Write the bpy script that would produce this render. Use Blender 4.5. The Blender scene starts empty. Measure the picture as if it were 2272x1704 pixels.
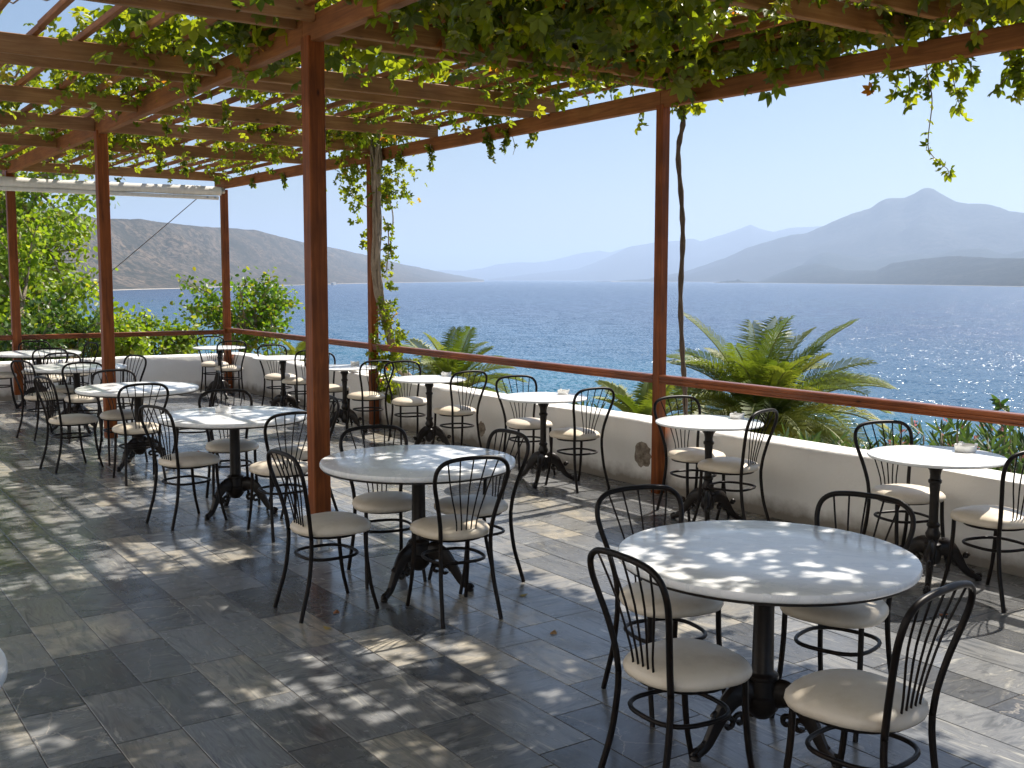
import bpy, math, random
import numpy as np
from mathutils import Vector, Matrix, noise as mnoise
random.seed(7); rng = np.random.default_rng(11)
S = bpy.context.scene
COL = S.collection
R = math.radians

# ------------------------------------------------------------------ camera
FPX, PIT, YAW, ROLL, HC = 2397.3, .0969, -.9701, .0018, 1.75     # photo is 2272 x 1704
cy, sy, cp, sp = math.cos(YAW), math.sin(YAW), math.cos(PIT), math.sin(PIT)
FW = np.array([sy*cp, cy*cp, -sp]); RT = np.array([cy, -sy, 0.]); UP = np.cross(RT, FW)
RT, UP = math.cos(ROLL)*RT + math.sin(ROLL)*UP, -math.sin(ROLL)*RT + math.cos(ROLL)*UP
CAM = np.array([0., 0., HC])
cam = bpy.data.cameras.new('camera'); camo = bpy.data.objects.new('camera', cam); COL.objects.link(camo)
cam.sensor_width = 36; cam.lens = FPX/2272*36; cam.clip_start = .05; cam.clip_end = 90000
camo.matrix_world = Matrix(((RT[0], UP[0], -FW[0], 0), (RT[1], UP[1], -FW[1], 0), (RT[2], UP[2], -FW[2], HC), (0, 0, 0, 1)))
S.camera = camo

# ------------------------------------------------------------------ sky, sun, exposure
SUN_EL = R(51); sh = np.array([-.105, .9945])
SUN = Vector((sh[0]*math.cos(SUN_EL), sh[1]*math.cos(SUN_EL), math.sin(SUN_EL)))
W = bpy.data.worlds.new('World'); S.world = W; W.use_nodes = True
wn = W.node_tree; wn.nodes.clear()
sky = wn.nodes.new('ShaderNodeTexSky'); sky.sky_type = 'NISHITA'; sky.sun_disc = False
sky.sun_elevation = SUN_EL; sky.sun_rotation = math.atan2(sh[0], sh[1])
sky.altitude = 0; sky.air_density = 1.0; sky.dust_density = 1.2; sky.ozone_density = 3.5
bg = wn.nodes.new('ShaderNodeBackground'); bg.inputs[1].default_value = .060
wo = wn.nodes.new('ShaderNodeOutputWorld')
wn.links.new(sky.outputs[0], bg.inputs[0]); wn.links.new(bg.outputs[0], wo.inputs[0])
sl = bpy.data.lights.new('sun', 'SUN'); sl.energy = 5.0; sl.angle = R(.53); sl.color = (1, .93, .83)
so = bpy.data.objects.new('sun', sl); COL.objects.link(so); so.rotation_euler = SUN.to_track_quat('Z', 'Y').to_euler()
so.location = (0, 20, 30)
S.view_settings.view_transform = 'Standard'; S.view_settings.look = 'None'
S.view_settings.exposure = 0.9; S.view_settings.gamma = 1
S.render.engine = 'CYCLES'
cyc = S.cycles
cyc.max_bounces = 6; cyc.diffuse_bounces = 4; cyc.glossy_bounces = 3; cyc.transmission_bounces = 4
cyc.volume_bounces = 1; cyc.transparent_max_bounces = 6
cyc.use_denoising = True; cyc.sample_clamp_indirect = 6
cyc.caustics_reflective = False; cyc.caustics_refractive = False

# ------------------------------------------------------------------ pixel -> place helpers
def ray(x, y): return FW + RT*(x-1136)/FPX - UP*(y-852)/FPX
def onz(x, y, z): v = ray(x, y); return CAM + v*(z-HC)/v[2]
def onY(x, y, Y): v = ray(x, y); return CAM + v*Y/v[1]
def onX(x, y, X): v = ray(x, y); return CAM + v*X/v[0]
def atd(x, y, d):                                   # horizontal distance d along the pixel's ray
    v = ray(x, y); return CAM + v*d/math.hypot(v[0], v[1])
def proj(P):
    d = np.atleast_2d(P) - CAM; z = d@FW
    return np.stack([1136+FPX*(d@RT)/z, 852-FPX*(d@UP)/z], 1), z

# ------------------------------------------------------------------ object helpers
def obj(name, me, parent=None, mat=None, loc=None, rot=None, kind=None):
    o = bpy.data.objects.new(name, me); COL.objects.link(o)
    if mat is not None and me is not None and len(me.materials) == 0: me.materials.append(mat)
    if parent is not None: o.parent = parent
    if loc is not None: o.location = loc
    if rot is not None: o.rotation_euler = rot
    if kind: o['kind'] = kind
    return o
def tag(o, label, cat, group=None):
    o['label'] = label; o['category'] = cat
    if group: o['group'] = group
    return o
def thing(name, label, cat, loc=(0, 0, 0), rz=0, group=None):
    o = bpy.data.objects.new(name, None); COL.objects.link(o); o.empty_display_size = .1
    o.location = loc; o.rotation_euler = (0, 0, rz)
    return tag(o, label, cat, group)
def mesh(name, V, F, smooth=None, mat=None):
    me = bpy.data.meshes.new(name); me.from_pydata(V, [], F); me.update()
    if smooth:
        me.polygons.foreach_set('use_smooth', [True]*len(me.polygons))
        if smooth is not True: me.set_sharp_from_angle(angle=R(smooth))
    if mat is not None: me.materials.append(mat)
    return me
class MB:
    def __init__(s): s.V = []; s.F = []
    def add(s, V, F):
        n = len(s.V); s.V += [tuple(v) for v in V]; s.F += [tuple(i+n for i in f) for f in F]; return s
    def box(s, c, d):
        x, y, z = c; a, b, e = d[0]/2, d[1]/2, d[2]/2
        V = [(x+i*a, y+j*b, z+k*e) for k in (-1, 1) for j in (-1, 1) for i in (-1, 1)]
        return s.add(V, [(0, 2, 3, 1), (4, 5, 7, 6), (0, 1, 5, 4), (2, 6, 7, 3), (0, 4, 6, 2), (1, 3, 7, 5)])
    def bar(s, p, q, w, h, ch=.006, up=(0, 0, 1)):          # chamfered bar p->q, w across, h along up
        p, q = Vector(p), Vector(q); d = (q-p).normalized(); u = Vector(up)
        r = d.cross(u).normalized(); u = r.cross(d)
        a, b = w/2, h/2; sec = [(-a+ch, -b), (a-ch, -b), (a, -b+ch), (a, b-ch), (a-ch, b), (-a+ch, b), (-a, b-ch), (-a, -b+ch)]
        V = [e + r*x + u*y for e in (p, q) for x, y in sec]
        return s.add(V, [(i, (i+1) % 8, (i+1) % 8+8, i+8) for i in range(8)] + [tuple(range(7, -1, -1)), tuple(range(8, 16))])
    def sweep(s, sec, p, q, up=(0, 0, 1)):                   # arbitrary 2D section p->q
        p, q = Vector(p), Vector(q); d = (q-p).normalized(); u = Vector(up)
        r = d.cross(u).normalized(); u = r.cross(d); n = len(sec)
        V = [e + r*x + u*y for e in (p, q) for x, y in sec]
        return s.add(V, [(i, (i+1) % n, (i+1) % n+n, i+n) for i in range(n)] + [tuple(range(n-1, -1, -1)), tuple(range(n, 2*n))])
    def tube(s, P, r, n=8, closed=False, cap=True):
        P = [Vector(p) for p in P]; m = len(P); rr = r if hasattr(r, '__len__') else [r]*m
        T = []
        for i in range(m):
            a = P[(i-1) % m] if (closed or i) else P[0]; b = P[(i+1) % m] if (closed or i < m-1) else P[-1]
            T.append((b-a).normalized())
        nrm = T[0].orthogonal().normalized(); V = []
        for i in range(m):
            nrm = (nrm - T[i]*nrm.dot(T[i])).normalized(); bn = T[i].cross(nrm)
            for k in range(n):
                t = 2*math.pi*k/n; V.append(P[i] + (nrm*math.cos(t) + bn*math.sin(t))*rr[i])
        F = []
        for i in range(m if closed else m-1):
            j = (i+1) % m
            for k in range(n): F.append((i*n+k, i*n+(k+1) % n, j*n+(k+1) % n, j*n+k))
        if cap and not closed: F += [tuple(range(n-1, -1, -1)), tuple((m-1)*n+k for k in range(n))]
        return s.add(V, F)
    def lathe(s, prof, n=24, c=(0, 0, 0)):
        V = []; F = []; m = len(prof)
        for r, z in prof:
            for k in range(n):
                t = 2*math.pi*k/n; V.append((c[0]+r*math.cos(t), c[1]+r*math.sin(t), c[2]+z))
        for i in range(m-1):
            for k in range(n): F.append((i*n+k, i*n+(k+1) % n, (i+1)*n+(k+1) % n, (i+1)*n+k))
        F += [tuple(range(n-1, -1, -1)), tuple((m-1)*n+k for k in range(n))]
        return s.add(V, F)
    def me(s, name, smooth=None, mat=None): return mesh(name, s.V, s.F, smooth, mat)
def crom(P, k=6, closed=False):                              # Catmull-Rom
    P = [Vector(p) for p in P]; n = len(P); out = []
    for i in range(n if closed else n-1):
        a, b, c, d = (P[(i-1) % n] if closed or i else P[0]*2-P[1]), P[i], P[(i+1) % n], (P[(i+2) % n] if closed or i < n-2 else P[-1]*2-P[-2])
        for j in range(k):
            t = j/k
            out.append(.5*((2*b) + (c-a)*t + (2*a-5*b+4*c-d)*t*t + (3*b-a-3*c+d)*t**3))
    if not closed: out.append(P[-1])
    return out

# ------------------------------------------------------------------ materials
class NT:
    def __init__(s, name):
        s.m = bpy.data.materials.new(name); s.m.use_nodes = True; s.t = s.m.node_tree; s.t.nodes.clear()
        s.out = s.n('OutputMaterial'); s.p = s.n('BsdfPrincipled'); s.l(s.p.outputs[0], s.out.inputs[0])
    def n(s, k, **kw):
        nd = s.t.nodes.new('ShaderNode'+k)
        for a, b in kw.items(): setattr(nd, a, b)
        return nd
    def l(s, a, b): s.t.links.new(a, b)
    def v(s, sock, x):
        if hasattr(x, 'links') or hasattr(x, 'is_linked'): s.l(x, sock)
        else: sock.default_value = (*x, 1) if (isinstance(x, tuple) and len(x) == 3 and sock.type == 'RGBA') else x
    def noise(s, vec, scale, detail=4, rough=.55, dist=0, out=0):
        nd = s.n('TexNoise'); s.v(nd.inputs['Scale'], scale); nd.inputs['Detail'].default_value = detail
        nd.inputs['Roughness'].default_value = rough; nd.inputs['Distortion'].default_value = dist
        if vec is not None: s.l(vec, nd.inputs['Vector'])
        return nd.outputs[out]
    def ramp(s, f, stops, interp='LINEAR'):
        nd = s.n('ValToRGB'); e = nd.color_ramp.elements; nd.color_ramp.interpolation = interp
        for i, (p, c) in enumerate(stops):
            el = e[i] if i < 2 else e.new(p)
            el.position = p; el.color = (*c, 1) if isinstance(c, tuple) else (c, c, c, 1)
        s.l(f, nd.inputs[0]); return nd.outputs[0]
    def mix(s, f, a, b, mode='MIX'):
        nd = s.n('Mix', data_type='RGBA', blend_type=mode); s.v(nd.inputs[0], f); s.v(nd.inputs[6], a); s.v(nd.inputs[7], b)
        return nd.outputs[2]
    def math(s, op, a, b=0, c=0):
        nd = s.n('Math', operation=op); s.v(nd.inputs[0], a); s.v(nd.inputs[1], b); s.v(nd.inputs[2], c); return nd.outputs[0]
    def mapping(s, vec, scale=(1, 1, 1), rot=(0, 0, 0), loc=(0, 0, 0)):
        nd = s.n('Mapping'); s.l(vec, nd.inputs[0]); nd.inputs[3].default_value = scale; nd.inputs[2].default_value = rot
        s.v(nd.inputs[1], loc); return nd.outputs[0]
    def pos(s): return s.n('NewGeometry').outputs['Position']
    def obco(s): return s.n('TexCoord').outputs['Object']
    def rnd(s):                                              # per object or per face random number
        a = s.n('Attribute', attribute_name='rnd').outputs['Fac']; b = s.n('ObjectInfo').outputs['Random']
        return s.math('FRACT', s.math('ADD', a, b))
    def bump(s, h, strength, dist):
        b = s.n('Bump'); b.inputs['Strength'].default_value = strength; b.inputs['Distance'].default_value = dist
        s.l(h, b.inputs['Height']); s.l(b.outputs[0], s.p.inputs['Normal']); return b
    def set(s, col=None, rough=None, metal=None, spec=None, **kw):
        if col is not None: s.v(s.p.inputs['Base Color'], col)
        if rough is not None: s.v(s.p.inputs['Roughness'], rough)
        if metal is not None: s.v(s.p.inputs['Metallic'], metal)
        if spec is not None: s.v(s.p.inputs['Specular IOR Level'], spec)
        for k, x in kw.items(): s.v(s.p.inputs[k.replace('_', ' ')], x)
        return s
M = {}
def wood(name, ca, cb, cc, rough, axis, coat=0.):
    m = NT(name); co = m.pos(); r = m.rnd()
    off = m.n('CombineXYZ'); m.l(m.math('MULTIPLY', r, 43.), off.inputs[0]); m.l(m.math('MULTIPLY', r, 17.), off.inputs[1])
    sc = [9, 9, 9]; sc[axis] = .55
    v = m.mapping(co, tuple(sc), (0, 0, 0), off.outputs[0])
    a = m.noise(v, 3.2, 6, .65, 1.2); k = m.noise(m.mapping(co, (1, 1, 1), (0, 0, 0), off.outputs[0]), 3.0, 3, .5)
    c = m.ramp(a, [(.25, ca), (.55, cb), (.8, cc)])
    c = m.mix(m.ramp(k, [(.4, 0.), (.75, .55)]), c, tuple(x*.45 for x in ca))
    kn = m.n('TexVoronoi'); m.l(m.mapping(co, tuple(3.2 if i != axis else 1.5 for i in range(3)), (0, 0, 0), off.outputs[0]), kn.inputs['Vector']); kn.inputs['Scale'].default_value = 2.2
    c = m.mix(m.ramp(kn.outputs['Distance'], [(.03, .85), (.10, 0.)]), c, tuple(x*.25 for x in ca))
    m.set(c, rough, 0, .22); m.p.inputs['Coat Weight'].default_value = coat; m.p.inputs['Coat Roughness'].default_value = .25
    m.bump(a, .35, .004); M[name] = m.m
wood('post_wood', (.10, .028, .007), (.25, .068, .014), (.40, .130, .030), .5, 2, 0)
wood('beam_wood_x', (.17, .06, .018), (.31, .120, .036), (.43, .195, .06), .6, 0)
wood('beam_wood_y', (.21, .095, .034), (.34, .175, .068), (.46, .27, .115), .62, 1)
wood('rail_wood_x', (.10, .028, .009), (.24, .068, .019), (.38, .125, .036), .34, 0, .25)
wood('rail_wood_y', (.10, .028, .009), (.24, .068, .019), (.38, .125, .036), .34, 1, .25)

m = NT('black_iron'); c = m.obco()
m.set(m.ramp(m.noise(c, 35, 4), [(.3, (.010, .008, .007)), (.62, (.018, .013, .010)), (.8, (.03, .017, .010))]), .34, 0, .28); m.bump(m.noise(c, 60, 3), .15, .002); M['iron'] = m.m
m = NT('dark_tube'); c = m.obco()
m.set(m.ramp(m.noise(c, 28, 4, .6), [(.35, (.006, .005, .005)), (.6, (.012, .008, .006)), (.78, (.03, .016, .009))]), .42, 0, .18); M['tube'] = m.m
m = NT('cream_vinyl'); c = m.obco(); r = m.rnd()
base = m.ramp(r, [(0, (.66, .57, .44)), (.5, (.70, .62, .50)), (1, (.62, .55, .45))])
base = m.mix(m.ramp(m.noise(m.mapping(c, (1, 1, 1), (0, 0, 0), m.n('ObjectInfo').outputs['Location']), 11, 5, .65), [(.48, 0.), (.85, .45)]), base, (.40, .31, .2))
m.set(base, m.ramp(m.noise(c, 14, 3), [(.3, .34), (.7, .5)]), 0, .5); vo = m.n('TexVoronoi'); m.l(c, vo.inputs['Vector']); vo.inputs['Scale'].default_value = 260
so_ = m.n('CombineXYZ'); m.l(m.math('MULTIPLY', r, 77.), so_.inputs[0])
cv = m.mapping(c, (1, 1, 1), (0, 0, 0), so_.outputs[0])
wr_ = m.noise(m.mapping(cv, (1, 2.2, 1), (0, 0, .6)), 9, 4, .6, 1.2)
m.bump(m.math('ADD', m.math('MULTIPLY', vo.outputs['Distance'], .15), wr_), .28, .006); M['vinyl'] = m.m
m = NT('white_marble'); c = m.obco(); r = m.rnd()
off = m.n('CombineXYZ'); m.l(m.math('MULTIPLY', r, 31.), off.inputs[0])
v = m.mapping(c, (1, 2.6, 1), (0, 0, .5), off.outputs[0])
w1 = m.noise(v, 3.0, 8, .62, 1.6); w2 = m.noise(v, 9, 6, .6, .8)
col = m.ramp(w1, [(.30, (.89, .89, .88)), (.47, (.86, .87, .87)), (.50, (.76, .78, .79)), (.53, (.82, .83, .83)), (.8, (.87, .87, .85))])
col = m.mix(m.ramp(w2, [(.55, 0.), (.8, .25)]), col, (.68, .68, .67))
m.set(col, m.ramp(w2, [(.3, .16), (.8, .32)]), 0, .5); M['marble'] = m.m
m = NT('white_plaster'); c = m.pos()
z = m.n('SeparateXYZ'); m.l(c, z.inputs[0])
g = m.noise(c, 1.3, 6, .6); g2 = m.noise(c, 6, 5, .6)
col = m.ramp(g, [(.3, (.80, .78, .74)), (.55, (.85, .835, .80)), (.8, (.87, .86, .83))])
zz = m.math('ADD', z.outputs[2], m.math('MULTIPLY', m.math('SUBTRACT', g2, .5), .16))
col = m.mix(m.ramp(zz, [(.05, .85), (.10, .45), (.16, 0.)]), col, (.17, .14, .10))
col = m.mix(m.ramp(m.noise(m.mapping(c, (3, 3, .35)), 2.2, 5, .6), [(.62, 0.), (.90, .22)]), col, (.58, .55, .49))
m.set(col, .85, 0, .25); m.bump(m.noise(c, 22, 6, .65), .5, .012); M['plaster'] = m.m
m = NT('rough_stone'); c = m.pos()
m.set(m.ramp(m.noise(c, 16, 6, .65), [(.3, (.10, .075, .055)), (.5, (.27, .225, .175)), (.8, (.48, .43, .36))]), .95); m.bump(m.noise(c, 30, 6), .8, .02); M['stone'] = m.m
m = NT('grout'); c = m.pos()
m.set(m.ramp(m.noise(c, 9, 5), [(.3, (.05, .047, .042)), (.7, (.11, .10, .09))]), .9); M['grout'] = m.m
# floor tiles: grey streaked marble, no two alike
m = NT('floor_tile_marble'); c = m.pos(); r = m.rnd()
r2 = m.math('FRACT', m.math('MULTIPLY', r, 7.31)); r3 = m.math('FRACT', m.math('MULTIPLY', r, 17.7))
off = m.n('CombineXYZ'); m.l(m.math('MULTIPLY', r, 91.), off.inputs[0]); m.l(m.math('MULTIPLY', r2, 53.), off.inputs[1]); m.l(m.math('MULTIPLY', r3, 33.), off.inputs[2])
va = m.mapping(c, (1.2, 7.5, 1), (0, 0, .12), off.outputs[0]); vb = m.mapping(c, (6.5, 1.6, 1), (0, 0, -.25), off.outputs[0])
vm = m.n('Mix', data_type='VECTOR'); m.l(m.math('GREATER_THAN', r2, .62), vm.inputs[0]); m.l(va, vm.inputs[4]); m.l(vb, vm.inputs[5]); vv = vm.outputs[1]
st = m.noise(vv, 2.3, 8, .62, 1.1); cl = m.noise(m.mapping(c, (1, 1, 1), (0, 0, 0), off.outputs[0]), 4.5, 5, .6, .7)
fine = m.noise(vv, 9, 5, .6, .4)
grey = m.ramp(st, [(.30, (.085, .090, .096)), (.42, (.140, .146, .153)), (.50, (.205, .210, .214)), (.58, (.152, .157, .162)), (.70, (.42, .41, .37))])
dark = m.ramp(st, [(.32, (.045, .048, .053)), (.48, (.088, .092, .098)), (.57, (.066, .070, .075)), (.73, (.19, .183, .168))])
bei = m.ramp(st, [(.3, (.16, .15, .13)), (.46, (.33, .30, .24)), (.56, (.50, .445, .35)), (.66, (.30, .275, .23)), (.8, (.42, .38, .31))])
col = m.mix(m.ramp(r3, [(.14, 1.), (.40, 0.)]), grey, dark)
col = m.mix(m.math('MULTIPLY', m.ramp(r3, [(.74, 0.), (.90, .9)]), m.ramp(cl, [(.4, .15), (.62, 1.)])), col, bei)
col = m.mix(m.ramp(fine, [(.60, 0.), (.70, .38)]), col, (.36, .345, .31))
vn = m.n('TexVoronoi', feature='DISTANCE_TO_EDGE'); wv = m.mapping(c, (1, 1.6, 1), (0, 0, .4), off.outputs[0])
wd = m.n('Mix', data_type='VECTOR'); wd.inputs[0].default_value = .16; m.l(wv, wd.inputs[4]); m.l(m.noise(wv, 5, 4, .6, 0, 1), wd.inputs[5]); m.l(wd.outputs[1], vn.inputs['Vector']); vn.inputs['Scale'].default_value = 2.4
col = m.mix(m.math('MULTIPLY', m.ramp(vn.outputs['Distance'], [(.0, .5), (.012, 0.)]), m.ramp(r2, [(.72, 0.), (.85, 1.)])), col, (.52, .47, .40))
warm = m.noise(m.mapping(c, (1, 1, 1), (0, 0, 0), off.outputs[0]), 1.6, 3, .5)
col = m.mix(m.ramp(warm, [(.45, 0.), (.70, .6)]), col, m.mix(1., col, (1.08, 1.02, .92), 'MULTIPLY'))
spk = m.n('TexVoronoi'); m.l(c, spk.inputs['Vector']); spk.inputs['Scale'].default_value = 7.
col = m.mix(m.ramp(spk.outputs['Distance'], [(.02, .55), (.05, 0.)]), col, (.5, .47, .42))
dirt = m.noise(c, 1.7, 6, .6)
col = m.mix(m.ramp(dirt, [(.5, 0.), (.8, .25)]), col, (.17, .16, .14))
m.set(col, m.ramp(m.noise(c, 5, 6, .6), [(.3, .13), (.7, .34)]), 0, .5); m.bump(fine, .05, .002); M['tile'] = m.m
m = NT('white_ceramic'); m.set((.82, .81, .78), .18, 0, .5); M['ceramic'] = m.m
m = NT('white_cloth'); c = m.obco(); m.set((.80, .79, .76), .9); m.bump(m.noise(c, 30, 4), .3, .005); M['cloth'] = m.m
m = NT('awning_fabric'); c = m.pos()
m.set(m.ramp(m.noise(m.mapping(c, (1, 6, 1)), 3, 4), [(.3, (.70, .67, .60)), (.7, (.80, .77, .70))]), .7); M['awning'] = m.m
m = NT('galvanised_steel'); m.set((.45, .45, .44), .4, .9); M['steel'] = m.m
m = NT('wire_grey'); m.set((.12, .12, .12), .6); M['wire'] = m.m
def leafmat(name, stops, trans=.42, rough=.42, tgain=(1.5, 1.6, .5)):
    m = NT(name); r = m.rnd(); c = m.ramp(r, stops)
    n = m.noise(m.pos(), 1.1, 2); c = m.mix(m.ramp(n, [(.35, 0.), (.7, .45)]), c, m.mix(1., c, (.62, .72, .55), 'MULTIPLY'))
    m.set(c, rough, 0, .45)
    t = m.n('BsdfTranslucent'); tc = m.n('Mix', data_type='RGBA', blend_type='MULTIPLY'); tc.inputs[0].default_value = 1
    m.l(c, tc.inputs[6]); tc.inputs[7].default_value = (*tgain, 1); m.l(tc.outputs[2], t.inputs[0])
    mx = m.n('MixShader'); mx.inputs[0].default_value = trans
    m.l(m.p.outputs[0], mx.inputs[1]); m.l(t.outputs[0], mx.inputs[2]); m.l(mx.outputs[0], m.out.inputs[0]); M[name] = m.m
leafmat('vine_leaf', [(0, (.058, .088, .010)), (.35, (.105, .138, .015)), (.75, (.165, .200, .022)), (.965, (.21, .225, .03)), (.985, (.24, .19, .04)), (1, (.26, .08, .02))], .55, .38, (2.6, 2.5, .6))
leafmat('tree_leaf', [(0, (.12, .19, .020)), (.5, (.19, .28, .032)), (.9, (.26, .34, .05)), (1, (.40, .36, .07))], .45, .40, (1.9, 1.9, .6))
leafmat('small_tree_leaf', [(0, (.08, .17, .018)), (.5, (.12, .225, .025)), (.85, (.18, .26, .03)), (1, (.36, .30, .04))], .45, .40, (1.8, 1.8, .6))
leafmat('shrub_leaf', [(0, (.035, .085, .018)), (.6, (.065, .125, .03)), (1, (.11, .155, .05))], .3, .35, (1.6, 1.7, .7))
leafmat('oleander_leaf', [(0, (.045, .085, .028)), (.6, (.075, .125, .042)), (1, (.13, .165, .065))], .3, .4, (1.5, 1.6, .7))
leafmat('palm_leaf', [(0, (.085, .125, .022)), (.6, (.145, .185, .032)), (1, (.23, .235, .06))], .35, .55, (1.7, 1.7, .6))
leafmat('dry_leaf', [(0, (.30, .10, .03)), (.5, (.38, .20, .06)), (1, (.35, .28, .10))], .2, .7, (1.2, 1.1, .9))
leafmat('pink_petal', [(0, (.50, .16, .17)), (1, (.62, .30, .28))], .4, .6, (1.2, 1.1, 1.1))
m = NT('bark'); c = m.obco()
m.set(m.ramp(m.noise(m.mapping(c, (9, 9, 1.6)), 4, 7, .65, 1), [(.3, (.13, .10, .07)), (.55, (.31, .255, .19)), (.8, (.50, .43, .34))]), .95); m.bump(m.noise(m.mapping(c, (9, 9, 1.6)), 6, 6), .8, .012); M['bark'] = m.m
m = NT('palm_stem'); m.set((.20, .22, .06), .6); M['palm_stem'] = m.m
m = NT('dark_bark'); c = m.obco()
m.set(m.ramp(m.noise(m.mapping(c, (9, 9, 1.6)), 4, 7, .65, 1), [(.3, (.045, .032, .022)), (.6, (.12, .088, .06)), (.8, (.2, .16, .11))]), .95); m.bump(m.noise(m.mapping(c, (9, 9, 1.6)), 6, 6), .8, .012); M['dark_bark'] = m.m
m = NT('dry_ground'); c = m.pos()
m.set(m.ramp(m.noise(c, .7, 8, .65), [(.3, (.12, .08, .045)), (.5, (.26, .17, .09)), (.62, (.34, .25, .13)), (.8, (.12, .12, .05))]), .95); m.bump(m.noise(c, 5, 6), .8, .05); M['ground'] = m.m
def hillmat(name, a, b, c_, d, sc):
    m = NT(name); c = m.pos()
    n1 = m.noise(c, sc, 9, .7); n2 = m.noise(c, sc*9, 6, .75)
    col = m.ramp(n1, [(.32, a), (.48, b), (.62, c_), (.78, d)])
    col = m.mix(m.ramp(n2, [(.45, 0.), (.53, 1.)]), col, a)
    z = m.n('SeparateXYZ'); m.l(c, z.inputs[0])
    bz = m.math('ADD', z.outputs[2], m.math('MULTIPLY', n1, -1.))
    col = m.mix(m.ramp(m.math('MULTIPLY', m.math('ADD', bz, 19.), .1), [(.12, .8), (.17, 0.)]), col, (.50, .44, .36))
    m.set(col, .95, 0, .1); m.bump(m.math('ADD', n1, m.math('MULTIPLY', n2, .25)), .6, .10/sc); M[name] = m.m
hillmat('dry_hill', (.034, .035, .024), (.100, .082, .060), (.165, .125, .088), (.085, .072, .05), .006)
hillmat('green_hill', (.014, .019, .014), (.028, .033, .025), (.046, .047, .036), (.03, .034, .025), .004)
hillmat('mountain_rock', (.022, .025, .022), (.036, .037, .032), (.058, .054, .046), (.036, .037, .032), .0016)
m = NT('sea_water'); c = m.pos()
sx = m.n('SeparateXYZ'); m.l(c, sx.inputs[0])
big = m.noise(m.mapping(c, (.004, .012, 1)), 1.5, 5, .55)
shore = m.math('ADD', m.math('MULTIPLY', sx.outputs[1], .0025), m.math('MULTIPLY', m.math('SUBTRACT', big, .5), .5))
col = m.ramp(shore, [(.16, (.016, .145, .20)), (.42, (.007, .070, .150)), (.9, (.004, .034, .108))])
col = m.mix(m.ramp(big, [(.40, 0.), (.7, .35)]), col, (.012, .07, .12))
m.set(col, .18, 0, .62, IOR=1.333)
lane = m.noise(m.mapping(c, (.006, .030, 1), (0, 0, .5)), 1.0, 4, .6)
n1 = m.noise(m.mapping(c, (.9, 1.5, 1), (0, 0, .35)), 1.0, 3, .65, 0, 1); n2 = m.noise(m.mapping(c, (.10, .19, 1), (0, 0, -.2)), 1.0, 3, .6, 0, 1)
def vec(op, a_, b_):
    nd = m.n('VectorMath', operation=op); m.v(nd.inputs[0], a_)
    if op == 'SCALE': m.v(nd.inputs[3], b_)
    elif b_ is not None: m.v(nd.inputs[1], b_)
    return nd.outputs[0]
v1_ = vec('SCALE', vec('SUBTRACT', n1, (.5, .5, .5)), m.math('MULTIPLY_ADD', lane, 3.4, 1.5)); v2_ = vec('SCALE', vec('SUBTRACT', n2, (.5, .5, .5)), .95)
wave = vec('MULTIPLY', vec('ADD', v1_, v2_), (1., 1., 0.)); wave = vec('NORMALIZE', vec('ADD', wave, (0., 0., 1.)), None)
m.l(wave, m.p.inputs['Normal']); M['sea'] = m.m
def flat(name, col, rough=.8): m = NT(name); m.set(col, rough); M[name] = m.m
flat('house_wall', (.76, .72, .65)); flat('roof_tile', (.42, .13, .07)); flat('house_glass', (.05, .06, .07), .2); flat('underside', (.03, .022, .016), .7)

# ------------------------------------------------------------------ terrace floor
WALL_Y, WALL_X = 6.03, -16.76
TABLES_XY = []
o = obj('terrace_floor', MB().box(((WALL_X+4)/2, (-4.2+WALL_Y)/2, -.154), (4-WALL_X, WALL_Y+4.2, .302)).me('terrace_floor', None, M['grout']), kind='structure'); floor_o = o
tw, tl, th, g = .2535, .552, .012, .0042
def tileV(x0, x1, y0, y1, dz=0., ax=0., ay=0.):
    b = .0016; zt = dz
    V = []
    for i, (ins, z) in enumerate(((0, -.011), (0, -b), (b, 0))):
        for x, y in ((x0+ins, y0+ins), (x1-ins, y0+ins), (x1-ins, y1-ins), (x0+ins, y1-ins)):
            V.append((x, y, z + zt + ax*(x-(x0+x1)/2) + ay*(y-(y0+y1)/2)))
    return V
tileF = [(i*4+k, i*4+(k+1) % 4, i*4+4+(k+1) % 4, i*4+4+k) for i in (0, 1) for k in range(4)] + [(8, 9, 10, 11)]
tile_me = mesh('tile', tileV(-tl/2+g/2, tl/2-g/2, -tw/2+g/2, tw/2-g/2), tileF, None, M['tile'])
tiles = []
yrow = .735 - tw*20; k = 0
while yrow < WALL_Y - .02:
    y0, y1 = max(yrow, -4.18), min(yrow+tw, WALL_Y-.002)
    if y1 - y0 > .03:
        x = WALL_X + .002 - random.random()*tl*.9
        if abs(yrow-1.242) < .01: x = -4.104 - 24*tl
        while x < 3.95:
            x0, x1 = max(x, WALL_X+.002), min(x+tl, 3.98)
            if x1-x0 > .03: tiles.append((x0, x1, y0, y1))
            x += tl
    yrow += tw
def scr(t):
    P = np.array([(t[0], t[2], 0), (t[1], t[2], 0), (t[1], t[3], 0), (t[0], t[3], 0)]); uv, z = proj(P)
    if (z < .3).any(): return 0
    if uv[:, 0].max() < 0 or uv[:, 0].min() > 2272 or uv[:, 1].min() > 1704: return 0
    x, y = uv[:, 0], uv[:, 1]
    return .5*abs(np.dot(x, np.roll(y, 1)) - np.dot(y, np.roll(x, 1)))
full = [t for t in tiles if abs(t[1]-t[0]-tl) < 1e-6 and abs(t[3]-t[2]-tw) < 1e-6]
top = set(sorted(full, key=scr, reverse=True)[:295])
V, F, A = [], [], []
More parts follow.
